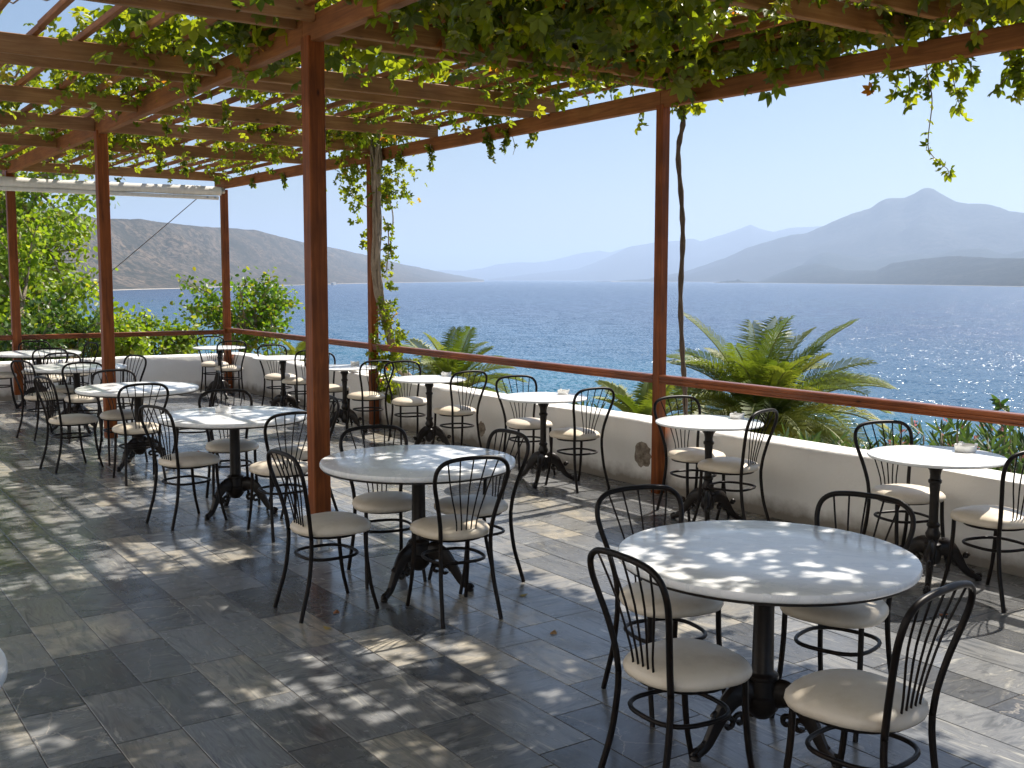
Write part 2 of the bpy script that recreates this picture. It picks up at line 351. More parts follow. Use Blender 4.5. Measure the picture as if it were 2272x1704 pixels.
for t in tiles:
    ax, ay, dz = random.gauss(0, .0016), random.gauss(0, .0022), random.gauss(0, .0002)-.0002
    if t in top:
        obj('tile', tile_me, floor_o, None, ((t[0]+t[1])/2, (t[2]+t[3])/2, dz), (ay, -ax, 0))
    else:
        n = len(V); V += tileV(t[0]+g/2, t[1]-g/2, t[2]+g/2, t[3]-g/2, dz, ax, ay); F += [tuple(i+n for i in f) for f in tileF]; A += [random.random()]*len(tileF)
me = mesh('tile_field', V, F, None, M['tile']); a = me.attributes.new('rnd', 'FLOAT', 'FACE'); a.data.foreach_set('value', A)
obj('tile_field', me, floor_o, kind='stuff')

# ------------------------------------------------------------------ low white walls
def wall(name, label, p, q, thick, h, out):              # p->q inner base line, out = outward unit
    t = thing(name, label, 'wall', (0, 0, 0)); p, q, out = Vector(p), Vector(q), Vector(out)
    n = int((q-p).length/.25); V = []; F = []
    prof = [(0, 0), (0, .2), (0, .4), (0, h-.03), (.012, h-.008), (.035, h), (thick*.5, h+.006), (thick-.035, h), (thick, h-.04), (thick, -2.6)]
    for i in range(n+1):
        b = p.lerp(q, i/n)
        for j, (o_, z) in enumerate(prof):
            w = mnoise.noise(Vector((b.x*1.3, b.y*1.3, z*3+j))) * .008 if j else 0
            zz = mnoise.noise(Vector((b.x*2.1, b.y*2.1, 7.7))) * .010 if 3 <= j <= 8 else 0
            V.append(b + out*(o_+w) + Vector((0, 0, z+zz)))
    k = len(prof)
    for i in range(n):
        for j in range(k-1): F.append((i*k+j, i*k+j+1, (i+1)*k+j+1, (i+1)*k+j))
    F += [tuple(range(k)), tuple(n*k+j for j in range(k-1, -1, -1))]
    obj('plaster_wall', mesh('plaster_wall', V, F, 40, M['plaster']), t); return t
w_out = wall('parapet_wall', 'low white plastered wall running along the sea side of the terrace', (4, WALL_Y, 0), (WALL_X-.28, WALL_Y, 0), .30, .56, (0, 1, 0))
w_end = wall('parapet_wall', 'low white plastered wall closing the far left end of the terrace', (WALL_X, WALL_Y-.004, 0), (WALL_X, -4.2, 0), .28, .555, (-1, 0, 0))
def patch(x, z, w, h, seed):                              # plaster broken off, rubble showing
    rr = random.Random(seed); n = 22; jig = [1+.38*mnoise.noise(Vector((2.2*math.cos(6.283*i/22)+seed*9, 2.2*math.sin(6.283*i/22), 1.))) for i in range(22)]
    ring = [(x + w*math.cos(2*math.pi*i/n)*jig[i], z + h*math.sin(2*math.pi*i/n)*jig[i]) for i in range(n)]
    V = [(a, WALL_Y-.003, b) for a, b in ring] + [(x+(a-x)*.75, WALL_Y-.006-rr.random()*.008, z+(b-z)*.75) for a, b in ring] + [(x+(a-x)*.35, WALL_Y-.006-rr.random()*.014, z+(b-z)*.35) for a, b in ring] + [(x, WALL_Y-.012, z)]
    F = [(i, (i+1) % n, n+(i+1) % n, n+i) for i in range(n)] + [(n+i, n+(i+1) % n, 2*n+(i+1) % n, 2*n+i) for i in range(n)] + [(2*n+i, 2*n+(i+1) % n, 3*n) for i in range(n)]
    obj('broken_plaster', mesh('broken_plaster', V, F, None, M['stone']), w_out)
patch(-6.84, .27, .11, .11, 1); patch(-9.35, .20, .07, .08, 2)

# ------------------------------------------------------------------ pergola
YI, YO = 2.86, 5.95
PX = [-16.6, -11.62, -6.46, -1.4]
per = thing('pergola', 'reddish brown timber pergola with slatted roof standing over the whole terrace', 'pergola')
POSTX_O = [-16.67, -11.63, -6.56, -1.4]; POSTX_I = [-16.62, -11.57, -6.37, -1.4]
for x in POSTX_I:
    zb = .095
    o = obj('post', MB().bar((x, YI, zb), (x, YI, 3.235), .112, .112, .005, (0, 1, 0)).me('post', None, M['post_wood']), per)
    mb = MB().lathe([(.0, .006), (.016, .006), (.016, .10), (0, .10)], 10, (x, YI, 0)); mb.box((x, YI, .0045), (.12, .12, .008))
    for i in (-1, 1):
        for j in (-1, 1): mb.lathe([(.0, .008), (.008, .008), (.008, .018), (0, .018)], 6, (x+i*.045, YI+j*.045, 0))
    obj('base_plate', mb.me('base_plate', 40, M['steel']), o)
for x, w in zip(POSTX_O, (.10, .095, .082, .1)):
    obj('post', MB().bar((x, YO, .0), (x, YO, 3.13), w, w, .005, (0, 1, 0)).me('post', None, M['post_wood']), per)
for a, b in ((-17.0, -11.60), (-11.594, -6.44), (-6.434, -1.40), (-1.394, 3.9)):
    obj('main_beam', MB().bar((a, YI, 3.28), (b, YI, 3.28), .075, .155, .005).me('main_beam', None, M['beam_wood_x']), per)
zo = {-17.0: 3.215, -11.63: 3.185, -6.56: 3.175, -1.4: 3.10, 3.9: 3.05}
xs = sorted(zo)
for a, b in zip(xs, xs[1:]):
    obj('main_beam', MB().bar((a+.002, YO, zo[a]), (b-.002, YO, zo[b]), .065, .135, .005).me('main_beam', None, M['beam_wood_x']), per)
for xc in (-16.6, -13.42, -11.66, -10.12, -8.38, -8.02, -6.54, -6.26, -4.32, -3.92, -2.2, -1.6, .2, 1.9, 3.6):
    dz = random.gauss(0, .004); di = .062 if -6.6 < xc < -6.2 else 0
    obj('cross_beam', MB().bar((xc, YI+.042, 3.312+dz), (xc, YO+(.20 if -6.6 < xc < -6.2 else random.uniform(.0, .03)), 3.312+dz), .055, .132, .005).me('cross_beam', None, M['beam_wood_y']), per)
    obj('cross_beam', MB().bar((xc+random.uniform(-.01, .01), -1.8, 3.322+dz+di), (xc, YI-.042, 3.312+dz+di), .055, .132, .005).me('cross_beam', None, M['beam_wood_y']), per)
ys = -1.43
while ys < 6.15:
    y = ys + random.gauss(0, .012)
    mb = MB(); br = [-17.1, -12.4+random.uniform(-1, 1), -7.2+random.uniform(-1, 1), -2+random.uniform(-1, 1), 3.9]
    for a, b in zip(br, br[1:]):
        j = random.gauss(0, .012); z = 3.408 + random.gauss(0, .002)
        mb.bar((a+.003, y+j, z), (b-.003, y+j+random.gauss(0, .012), z), .040, .045, .003)
    obj('slat', mb.me('slat', None, M['beam_wood_x']), per)
    ys += .30

# ------------------------------------------------------------------ unseen building behind the camera, added to bounce sunlight into the shade
fac = thing('added_bounce_building', 'unseen white building with glazed doors, added to bounce light onto the terrace', 'building')
bays = [-16.9, -13.4, -10.0, -6.6, -3.2, .2, 3.6, 5.0]; YB = -4.2
mb = MB(); mb.box(((WALL_X+5)/2, YB-.2, 4.35), (5-WALL_X+.6, .4, 3.5))
for a in bays: mb.box((a, YB-.2, 1.30), (1.5, .4, 2.598))
obj('bounce_facade', mb.me('bounce_facade', None, M['plaster']), fac)
for a, b in zip(bays, bays[1:]):
    x0, x1 = a+.75, b-.75
    if x1-x0 < .5: continue
    d = obj('glazed_door', MB().bar((x0+.03, YB-.18, 1.3), (x0+.03, YB-.18, 1.31), .06, .06).me('glazed_door', None, M['rail_wood_x']), fac)
    mb = MB()
    for x in (x0+.04, (x0+x1)/2, x1-.04): mb.box((x, YB-.18, 1.3), (.075, .06, 2.59))
    for z in (.08, .95, 2.55): mb.box(((x0+x1)/2, YB-.175, z), (x1-x0-.02, .045, .09))
    obj('door_frame', mb.me('door_frame', None, M['rail_wood_x']), d)
    obj('pane', MB().box(((x0+x1)/2, YB-.19, 1.3), (x1-x0-.05, .012, 2.5)).me('pane', None, M['house_glass']), d)

# ------------------------------------------------------------------ handrails
sec = [(-.034, -.030), (.034, -.030), (.034, -.020), (.028, -.016), (.028, -.008), (.036, -.004), (.036, .006), (.030, .010), (.030, .017), (.040, .022), (.040, .034), (.030, .040), (-.030, .040), (-.040, .034), (-.040, .022), (-.030, .017), (-.030, .010), (-.036, .006), (-.036, -.004), (-.028, -.008), (-.028, -.016), (-.034, -.020)]
hr = thing('handrail', 'varnished brown wooden handrail above the wall on the sea side', 'railing')
px_ = [WALL_X+.14] + POSTX_O[1:3] + [-1.4, 4.0]
px_[0] = POSTX_O[0]
hw = (.05, .0475, .041, .05, 0)
for i in range(4):
    obj('rail', MB().sweep(sec, (px_[i]+hw[i]+.001, YO-.005, .937), (px_[i+1]-hw[i+1]-.001, YO-.005, .937)).me('rail', None, M['rail_wood_x']), hr)
hr2 = thing('handrail', 'varnished brown wooden handrail across the far left end of the terrace', 'railing')
for a, b in ((YO-.052, YI+.052), (YI-.052, -4.1)):
    obj('rail', MB().sweep(sec, (-16.64, a, .905), (-16.64, b, .905)).me('rail', None, M['rail_wood_y']), hr2)

# ------------------------------------------------------------------ awning roll, wire
aw = thing('awning', 'rolled up white awning tube fixed between the far posts', 'awning', (0, 0, 0))
mb = MB(); ring = []
ys_ = np.linspace(5.84, -2.5, 40)
mb.tube([(-16.52, y, 3.085 + .006*math.sin(y*1.4)) for y in ys_], [.070+.004*math.sin(y*5) for y in ys_], 14)
obj('fabric_roll', mb.me('fabric_roll', 50, M['awning']), aw)
obj('front_bar', MB().bar((-16.50, 5.80, 2.985), (-16.50, -2.5, 2.985), .05, .055, .012).me('front_bar', None, M['awning']), aw)
for y in (5.88, YI-.06):
    mb = MB().lathe([(0, -.02), (.05, -.02), (.05, .02), (0, .02)], 12, (0, 0, 0)); me = mb.me('bracket', 40, M['steel'])
    obj('bracket', me, aw, None, (-16.52, y, 3.10), (R(90), 0, 0))
for y in (5.74, 5.62):
    obj('fixing_bolt', MB().lathe([(0, 0), (.016, 0), (.016, .012), (0, .012)], 8).me('fixing_bolt', 40, M['steel']), aw, None, (-16.475, y, 2.99), (0, R(90), 0))
wr = thing('overhead_wire', 'thin grey wire slanting down to the left behind the awning', 'wire')
p0, p1 = atd(440, 438, 18.2), atd(60, 757, 21.5)
obj('wire', MB().tube([Vector(p0).lerp(Vector(p1), t) - Vector((0, 0, .015*math.sin(math.pi*t))) for t in np.linspace(0, 1, 9)], .007, 5).me('wire', None, M['wire']), wr)

# ------------------------------------------------------------------ chairs
def chair_meshes():
    c = {}
    n = 28; prof = [(.10, .424), (.90, .424), (.97, .428), (1.0, .441), (.99, .455), (.935, .469), (.80, .481), (.55, .490), (.28, .494)]
    V = []; F = []
    for s_, z in prof:
        for k in range(n):
            t = 2*math.pi*k/n; ct, st_ = math.cos(t), math.sin(t)
            y = math.copysign(abs(st_)**.80, st_)*.205; hw_ = .205 + .020*(y/.205) - .006
            x = math.copysign(abs(ct)**.80, ct)*hw_
            V.append((x*s_, y*s_ - .002, z - (.006*(1-s_) if s_ < .5 and z > .45 else 0)*0))
    for i in range(len(prof)-1):
        for k in range(n): F.append((i*n+k, i*n+(k+1) % n, (i+1)*n+(k+1) % n, (i+1)*n+k))
    F += [tuple(range(n-1, -1, -1)), tuple((len(prof)-1)*n+k for k in range(n))]
    c['seat'] = mesh('seat', V, F, 60, M['vinyl'])
    half = [(.142, -.176, .415), (.148, -.186, .50), (.168, -.206, .60), (.195, -.232, .70), (.204, -.249, .762), (.191, -.261, .812), (.148, -.268, .844), (.075, -.271, .856), (0, -.272, .858)]
    path = half + [(-x, y, z) for x, y, z in half[-2::-1]]
    sm = crom(path, 4); c['back_frame'] = MB().tube(sm, .0115, 8).me('back_frame', True, M['tube'])
    for s_, nm in ((1, 'rr'), (-1, 'rl')):
        c[nm] = MB().tube(crom([(s_*.142, -.176, .415), (s_*.143, -.178, .34), (s_*.150, -.196, .20), (s_*.160, -.232, .07), (s_*.165, -.252, .001)], 4), .0115, 8).me('leg', 40, M['tube'])
        c['f'+nm] = MB().tube(crom([(s_*.158, .125, .430), (s_*.160, .130, .30), (s_*.166, .150, .14), (s_*.174, .185, .001)], 4), [.0115]*8+[.0105]*5, 8).me('leg', 40, M['tube'])
    ring = [(math.copysign(abs(math.cos(t))**.72, math.cos(t))*.152, math.copysign(abs(math.sin(t))**.72, math.sin(t))*.150-.025, .302) for t in np.linspace(0, 2*math.pi, 29)[:-1]]
    c['stretcher'] = MB().tube(ring, .0085, 7, True).me('stretcher', True, M['tube'])
    c['sub_frame'] = MB().tube([(math.cos(t)*.165, math.sin(t)*.155-.015, .418) for t in np.linspace(0, 2*math.pi, 25)[:-1]], .010, 6, True).me('sub_frame', True, M['tube'])
    sp_ = []
    for xb, xt in zip((-.056, -.028, 0, .028, .056), (-.142, -.075, 0, .075, .142)):
        zt = min((abs(abs(p.x)-abs(xt)) + (10 if p.z < .75 else 0), p.z, p.y) for p in sm)
        P = [(xb, -.176, .432), (xb*1.04+.0, -.186, .52), ((xb*.45+xt*.55), -.218, .69), (xt, zt[2], zt[1])]
        sp_.append(MB().tube(crom(P, 3), .0042, 5).me('spindle', True, M['tube']))
    c['sp'] = sp_
    return c
CM = chair_meshes()
def chair(label, x, y, face):
    t = thing('bistro_chair', label, 'chair', (x, y, 0), R(face-90), 'black bistro chairs with cream seats')
    obj('seat', CM['seat'], t); obj('back_frame', CM['back_frame'], t); obj('stretcher', CM['stretcher'], t); obj('seat_frame', CM['sub_frame'], t)
    for k in ('rr', 'rl', 'frr', 'frl'): obj('leg', CM[k], t)
    for s_ in CM['sp']: obj('spindle', s_, t)
    return t

# ------------------------------------------------------------------ tables
def iron_leg(big):
    # S-curved cast leg in the XZ plane, radius along +X
    if big: P = [(.030, 0, .205), (.085, 0, .222), (.135, 0, .208), (.182, 0, .155), (.218, 0, .092), (.248, 0, .045), (.292, 0, .020)]
    else: P = [(.025, 0, .195), (.070, 0, .205), (.115, 0, .185), (.155, 0, .135), (.195, 0, .075), (.240, 0, .036), (.285, 0, .016)]
    w = [.046, .052, .050, .042, .036, .034, .044]; h = [.105, .105, .085, .064, .050, .040, .032]
    C = crom(P, 3); n = len(C); mb = MB(); V = []; F = []; sec_ = [(math.cos(2*math.pi*k/8), math.sin(2*math.pi*k/8)) for k in range(8)]
    for i, p in enumerate(C):
        a = i/(n-1)*6; j = min(int(a), 5); f = a-j; ww = w[j]*(1-f)+w[j+1]*f; hh = h[j]*(1-f)+h[j+1]*f
        T = (C[min(i+1, n-1)]-C[max(i-1, 0)]).normalized(); N = Vector((-T.z, 0, T.x))
        for a_, b_ in sec_: V.append(p + Vector((0, 1, 0))*(ww/2*a_) + N*(hh/2*(abs(b_)**.7)*(1 if b_ > 0 else -1)))
    for i in range(n-1):
        for k in range(8): F.append((i*8+k, i*8+(k+1) % 8, i*8+8+(k+1) % 8, i*8+8+k))
    F += [tuple(range(7, -1, -1)), tuple((n-1)*8+k for k in range(8))]
    mb.add(V, F)
    # raised rib, knee scroll, toe
    mb.tube([p + Vector((0, 0, .050 - .030*min(i/(n*.5), 1))) for i, p in enumerate(C[2:-2])], .009, 6)
    for (cx, cz, rr) in ((.150, .112, .030), (.100, .120, .026), (.205, .150, .016), (P[-1][0]-.005, .020, .020)):
        mb.tube([(cx+rr*math.cos(t)*(1-t/9), 0, cz+rr*math.sin(t)*(1-t/9)) for t in np.linspace(0, 6.0, 14)], [.011]*14, 6)
    mb.lathe([(0, 0), (.018, 0), (.022, .008), (.016, .02), (0, .024)], 10, (P[-1][0], 0, .0))
    return mb.me('leg', 50, M['iron'])
LEG_B, LEG_S = iron_leg(True), iron_leg(False)
def top_me(r, th_, nm):
    return MB().lathe([(r*.4, .745-th_), (r-.012, .745-th_), (r-.004, .745-th_+.004), (r, .745-th_+.011), (r, .745-.010), (r-.003, .745-.003), (r-.010, .745), (r*.5, .745)], 72).me(nm, 35, M['marble'])
TOP_B, TOP_S = top_me(.545, .034, 'marble_top'), top_me(.38, .020, 'marble_top')
RIM_B = MB().lathe([(.1, .700), (.527, .700), (.530, .702), (.530, .711), (.1, .711)], 64).me('rim', 40, M['iron'])
RIM_S = MB().lathe([(.05, .712), (.16, .712), (.16, .724), (.05, .724)], 24).me('mounting_plate', 40, M['iron'])
COL_B = MB().lathe([(.0, .115), (.028, .115), (.040, .125), (.060, .15), (.064, .18), (.066, .185), (.066, .20), (.058, .21), (.056, .265), (.060, .27), (.060, .282), (.046, .290), (.041, .30), (.038, .50), (.037, .66), (.044, .675), (.060, .690), (.0, .700)], 24).me('column', 35, M['iron'])
CS = [(0, .095), (.020, .095), (.034, .105), (.047, .125), (.050, .16), (.040, .20), (.048, .215), (.048, .225), (.034, .235), (.030, .25), (.040, .265), (.043, .285), (.033, .305), (.030, .32), (.037, .330), (.037, .340), (.027, .352), (.026, .40), (.0265, .52), (.030, .565), (.030, .575), (.038, .585), (.038, .598), (.030, .606), (.029, .63), (.034, .655), (.047, .672), (.047, .68), (.040, .69), (.052, .70), (.052, .712), (0, .712)]
COL_S = MB().lathe(CS, 20).me('column', 35, M['iron'])
def table(name, label, big, x, y, rot):
    t = thing(name, label, 'table', (x, y, 0), 0, 'large round marble tables' if big else 'small round marble tables along the wall')
    obj('marble_top', TOP_B if big else TOP_S, t, None, None, (0, 0, random.uniform(0, 6)))
    obj('rim' if big else 'mounting_plate', RIM_B if big else RIM_S, t)
    obj('column', COL_B if big else COL_S, t)
    for k in range(3): obj('leg', LEG_B if big else LEG_S, t, None, (0, 0, 0), (0, 0, R(rot+120*k)))
    return t
TB = [('T1', True, -2.703, 2.991, 20, 'nearest large round white marble table, speckled with leaf shade'),
      ('T2', True, -5.228, 2.947, 50, 'second large round marble table from the front, right of the thick post'),
      ('T3', True, -7.752, 2.805, -65, 'third large round marble table from the front, with an ashtray on it'),
      ('T4', True, -10.197, 2.776, -55, 'fourth large round marble table from the front'),
      ('T5', True, -13.02, 2.86, 10, 'fifth large round marble table from the front, partly behind a post'),
      ('T6', True, -15.76, 2.98, 30, 'farthest large round marble table, against the far left end wall'),
      ('W1', False, -3.70, 5.50, -60, 'rightmost small round marble table beside the sea wall'),
      ('W2', False, -5.496, 5.466, -45, 'small round marble table by the wall, just right of the sea side post'),
      ('W3', False, -7.466, 5.443, -50, 'small round marble table by the wall, just left of the sea side post'),
      ('W4', False, -9.486, 5.48, -75, 'fourth small wall table from the right, beside broken plaster'),
      ('W5', False, -11.286, 5.40, -90, 'small wall table in front of the vine-covered post'),
      ('W6', False, -13.086, 5.394, -30, 'sixth small wall table from the right, before the corner one'),
      ('W7', False, -15.53, 5.42, 0, 'farthest small round table, in the corner of the terrace')]
for k, big, x, y, rot, lab in TB: table('round_table' if big else 'small_round_table', lab, big, x, y, rot)
p = onz(-34, 1541, .745); table('round_table', 'round table cut off by the left edge of the picture', True, float(p[0]-.545*cy*1.0), float(p[1]+.545*sy*1.0), 0)
tn = {'T1': 'the nearest large table', 'T2': 'the second large table', 'T3': 'the third large table', 'T4': 'the fourth large table', 'T5': 'the fifth large table', 'T6': 'the farthest large table',
      'W1': 'the rightmost wall table', 'W2': 'the wall table right of the post', 'W3': 'the wall table left of the post', 'W4': 'the fourth wall table', 'W5': 'the wall table by the vine', 'W6': 'the sixth wall table', 'W7': 'the corner wall table'}
CHAIRS = [('T1', -2.604, 2.50, 86), ('T1', -2.08, 2.73, 187), ('T1', -3.206, 2.978, -12), ('T1', -2.744, 3.453, -75),
 ('T2', -5.206, 2.397, 91), ('T2', -4.789, 2.895, 174), ('T2', -5.555, 2.916, -11), ('T2', -5.19, 3.275, -90),
 ('T3', -7.668, 2.431, 105), ('T3', -6.987, 2.851, 180), ('T3', -8.146, 2.921, -11), ('T3', -7.52, 3.20, -95),
 ('T4', -10.47, 2.256, 102), ('T4', -9.537, 2.582, 178), ('T4', -10.576, 2.72, 0), ('T4', -10.185, 3.258, -105),
 ('T5', -12.70, 2.45, 112), ('T5', -12.258, 2.76, 168), ('T5', -13.394, 2.813, -6), ('T5', -12.687, 3.216, -70),
 ('T6', -15.80, 2.50, 80), ('T6', -14.944, 2.951, 172), ('T6', -16.20, 3.029, -7), ('T6', -15.624, 3.40, -78),
 ('W1', -3.33, 5.50, 168), ('W1', -3.998, 5.66, -18), ('W2', -5.785, 5.62, -9), ('W2', -5.33, 5.50, -165),
 ('W3', -7.911, 5.60, -9), ('W3', -7.15, 5.55, 179), ('W4', -10.05, 5.577, -9), ('W4', -9.10, 5.556, 180),
 ('W5', -11.80, 5.464, 5), ('W5', -10.80, 5.437, 180), ('W6', -13.58, 5.552, 0), ('W6', -12.86, 5.52, -172), ('W7', -16.15, 5.55, -8), ('W7', -15.25, 5.46, 170)]
seen = {}
big_pos = ['on the near left side of', 'on the near right side of', 'on the far left side of', 'on the far right side of']
for t, x, y, f in CHAIRS:
    i = seen.get(t, 0); seen[t] = i+1
    w = big_pos[i] if t[0] == 'T' else (('right' if i == 0 else 'left') if t == 'W1' else ('left' if i == 0 else 'right')) + ' of'
    chair('black metal chair, cream seat, %s %s' % (w, tn[t]), x, y, f)

# ------------------------------------------------------------------ ashtrays, cloth
ash = MB().lathe([(0, 0), (.046, 0), (.050, .006), (.053, .030), (.050, .034), (.045, .031), (.041, .012), (.0, .010)], 28).me('ashtray', 40, M['ceramic'])
nub = MB().box((.047, 0, .0365), (.014, .016, .010)).me('rest', None, M['ceramic'])
for lab, px, r in (('white ashtray on the rightmost wall table', (2142, 1001), 1.2), ('white ashtray on the wall table right of the post', (1635, 928), 1), ('white ashtray on the wall table left of the post', (1250, 874), 1),
                   ('white ashtray on the fourth wall table from the right', (990, 834), 1), ('white ashtray on the third large table from the front', (495, 914), 1.15), ('white ashtray on the wall table by the vine-covered post', (788, 809.5), 1)):
    p = onz(*px, .746); t = thing('ashtray', lab, 'ashtray', (float(p[0]), float(p[1]), .7455), random.uniform(0, 2), 'white ashtrays')
    t.scale = (r, r, r); obj('bowl', ash, t)
    for k in range(3): obj('cigarette_rest', nub, t, None, None, (0, 0, k*2.09))
mb = MB(); n = 9
V = [((i/n-.5)*.34 + .02*math.sin(j), (j/n-.5)*.22, .004 + .022*abs(mnoise.noise(Vector((i*.5, j*.5, 3.))))+.018*(i < 5)) for i in range(n+1) for j in range(n+1)]
V += [(x, y, 0) for x, y, z in V]; q = (n+1)**2
F = [(i*(n+1)+j, (i+1)*(n+1)+j, (i+1)*(n+1)+j+1, i*(n+1)+j+1) for i in range(n) for j in range(n)]
F += [tuple(q+k for k in f[::-1]) for f in F]
edge = [i*(n+1) for i in range(n+1)] + [n*(n+1)+j for j in range(1, n+1)] + [i*(n+1)+n for i in range(n-1, -1, -1)] + [j for j in range(n-1, 0, -1)]
F += [(edge[i], edge[(i+1) % len(edge)], q+edge[(i+1) % len(edge)], q+edge[i]) for i in range(len(edge))]
tag(obj('folded_cloth', mesh('folded_cloth', V, F, True, M['cloth']), None, None, (-12.35, 6.19, .562), (0, 0, .3)), 'crumpled white cloth lying on the sea wall beside the vine', 'cloth')

# ------------------------------------------------------------------ leaves toolkit
def leaf_tpl(fold=.18, droop=.12, wide=.36):
    h = [(0, 0), (.30*wide/.36, .22), (wide, .45), (.24*wide/.36, .76), (0, 1.0)]
    V = [(0, 0, 0), (0, 1, -droop)] + [(-x, y, x*fold*1.2 - droop*y*y) for x, y in h[1:4]] + [(x, y, x*fold*1.2 - droop*y*y) for x, y in h[1:4]]
    return np.array(V), [(0, 2, 3, 4, 1), (0, 1, 7, 6, 5)]
def compound_tpl():
    V0, F0 = leaf_tpl(.26, .30, .33); VV = []; FF = []
    for k, (a, s_) in enumerate(((0, 1.), (48, .92), (-48, .92), (100, .68), (-100, .68))):
        a = R(a); c_, s2 = math.cos(a), math.sin(a); P = V0*s_; P = P + np.array([0, .12, 0])
        Q = np.stack([P[:, 0]*c_ - P[:, 1]*s2, P[:, 0]*s2 + P[:, 1]*c_, P[:, 2] - .18*(1-math.cos(a))*np.abs(P[:, 1])], 1)
        n = len(VV)*len(V0); VV.append(Q); FF += [tuple(i+n for i in f) for f in F0]
    V = np.concatenate(VV); V[:, 1] += .05
    return V, FF
LEAF, COMP = leaf_tpl(), compound_tpl()
NARROW = leaf_tpl(.15, .10, .10)
def frames(D, N):
    D = D/np.linalg.norm(D, axis=1, keepdims=True); X = np.cross(D, N); X /= np.linalg.norm(X, axis=1, keepdims=True)+1e-9
    Z = np.cross(X, D); return np.stack([X, D, Z], 2)            # columns
def scatter(name, tpl, P, D, N, size, mat):
    V0, F0 = tpl; n = len(P); Rm = frames(D, N); k = len(V0)
    V = np.einsum('nij,kj->nki', Rm, V0)*size[:, None, None] + P[:, None, :]
    me = bpy.data.meshes.new(name); V = V.reshape(-1, 3); nf = len(F0)
    ls = np.array([len(f) for f in F0]); fl = np.concatenate([np.array(f) for f in F0])
    loops = (fl[None, :] + (np.arange(n)*k)[:, None]).ravel(); tot = np.tile(ls, n); start = np.concatenate([[0], np.cumsum(tot)[:-1]])
    me.vertices.add(len(V)); me.vertices.foreach_set('co', V.ravel().astype(np.float32))
    me.loops.add(len(loops)); me.loops.foreach_set('vertex_index', loops.astype(np.int32))
    me.polygons.add(len(tot)); me.polygons.foreach_set('loop_start', start.astype(np.int32)); me.polygons.foreach_set('loop_total', tot.astype(np.int32))
    me.update(calc_edges=True); me.validate()
    a = me.attributes.new('rnd', 'FLOAT', 'FACE'); r = rng.random(n); a.data.foreach_set('value', np.repeat(r, nf).astype(np.float32))
    me.materials.append(mat); return me
def rdir(n, up=.0, zs=1.):
    v = rng.normal(size=(n, 3)); v[:, 2] = v[:, 2]*zs + up; return v/np.linalg.norm(v, axis=1, keepdims=True)

# ------------------------------------------------------------------ climbing vine over the pergola
def fb(x, y, s_=1.): return mnoise.fractal(Vector((x*s_, y*s_, 3.3)), .8, 2.1, 4)
def dens(x, y):
    n = fb(x, y, 1.15)*2.3
    if x > -6.45: b = ((1.35 if y > 4.0 else .45) if x < -3.4 else .85) if y > 2.8 else (.04 if x < -4.6 else .6); off = .62
    elif x > -7.6: b = .01 if y < 2.6 else (.50 if y < 4.4 else .13); off = .36
    elif x > -8.4: b = .06 if y < 2.2 else .42; off = .34
    elif x > -11.6: b = .50 if y > 2.1 else (.36 if y > 1.6 else .12); off = .33
    elif x > -13.6: b = .50; off = .34
    else: b = .24; off = .22
    if -9.6 < x < -6.6 and 3.2 < y < 5.4: b *= .34
    if -6.6 < x < -4.8 and y > 3.8: b *= 1.35
    if -4.1 < x < -1.6 and 4.3 < y < 6.: b *= .27
    return b*min(max(n*1.5+off, 0), 1.1)
def vine(label, name, xr, seed):
    t = thing(name, label, 'vine'); rr = random.Random(seed); C = []
    for _ in range(int((xr[1]-xr[0])*6.0*xr[2])):
        x, y = rr.uniform(xr[0], xr[1]), rr.uniform(.2, 6.2)
        if rr.random() < dens(x, y): C.append((x, y, 3.45+rr.random()*.14))
    C = np.array(C); per_c = 12; P = np.repeat(C, per_c, 0); n = len(P)
    P += np.stack([rng.normal(0, .14, n), rng.normal(0, .14, n), rng.normal(.0, .075, n)], 1)
    hang = rng.random(n) < .22; P[hang, 2] -= rng.random(hang.sum())*.26
    N = rdir(n, 1.25); D = rdir(n, -.35, .7); size = rng.uniform(.048, .088, n)
    return t, P, D, N, size
def hang_strand(t, pts, n, mat_size=.06, name='hanging_shoot'):
    C = crom(pts, 6); o = obj(name, MB().tube(C, [.0045*(1-.6*i/len(C)) for i in range(len(C))], 5).me(name, True, M['bark']), t)
    L = len(C); P = np.array([C[min(int(i/n*L), L-1)] for i in range(n)]) + rng.normal(0, .012, (n, 3))
    me = scatter('shoot_leaves', COMP, P, rdir(n, -.7, .6), rdir(n, .5), rng.uniform(.7, 1.25, n)*mat_size, M['vine_leaf']); obj('shoot_leaves', me, o, kind='stuff')
COMP_ME = None
def leaves(t, P, D, N, size, n_ind):
    global COMP_ME
    uv, z = proj(P); px = size*FPX/np.maximum(z, .3)
    vis = (z > .5) & (uv[:, 0] > -20) & (uv[:, 0] < 2290) & (uv[:, 1] > -20) & (uv[:, 1] < 1704)
    sc_ = np.where(vis, px, 0); idx = np.argsort(-sc_)[:n_ind]; mask = np.ones(len(P), bool); mask[idx] = False
    if COMP_ME is None:
        COMP_ME = mesh('leaf', [tuple(v) for v in COMP[0]], COMP[1], None, M['vine_leaf'])
    Rm = frames(D[idx], N[idx])
    for i, j in enumerate(idx):
        o = obj('leaf', COMP_ME, t); s_ = size[j]; mm = Rm[i]*s_
        o.matrix_local = Matrix(((*mm[0], P[j][0]), (*mm[1], P[j][1]), (*mm[2], P[j][2]), (0, 0, 0, 1)))
    obj('foliage', scatter('foliage', COMP, P[mask], D[mask], N[mask], size[mask], M['vine_leaf']), t, kind='stuff')
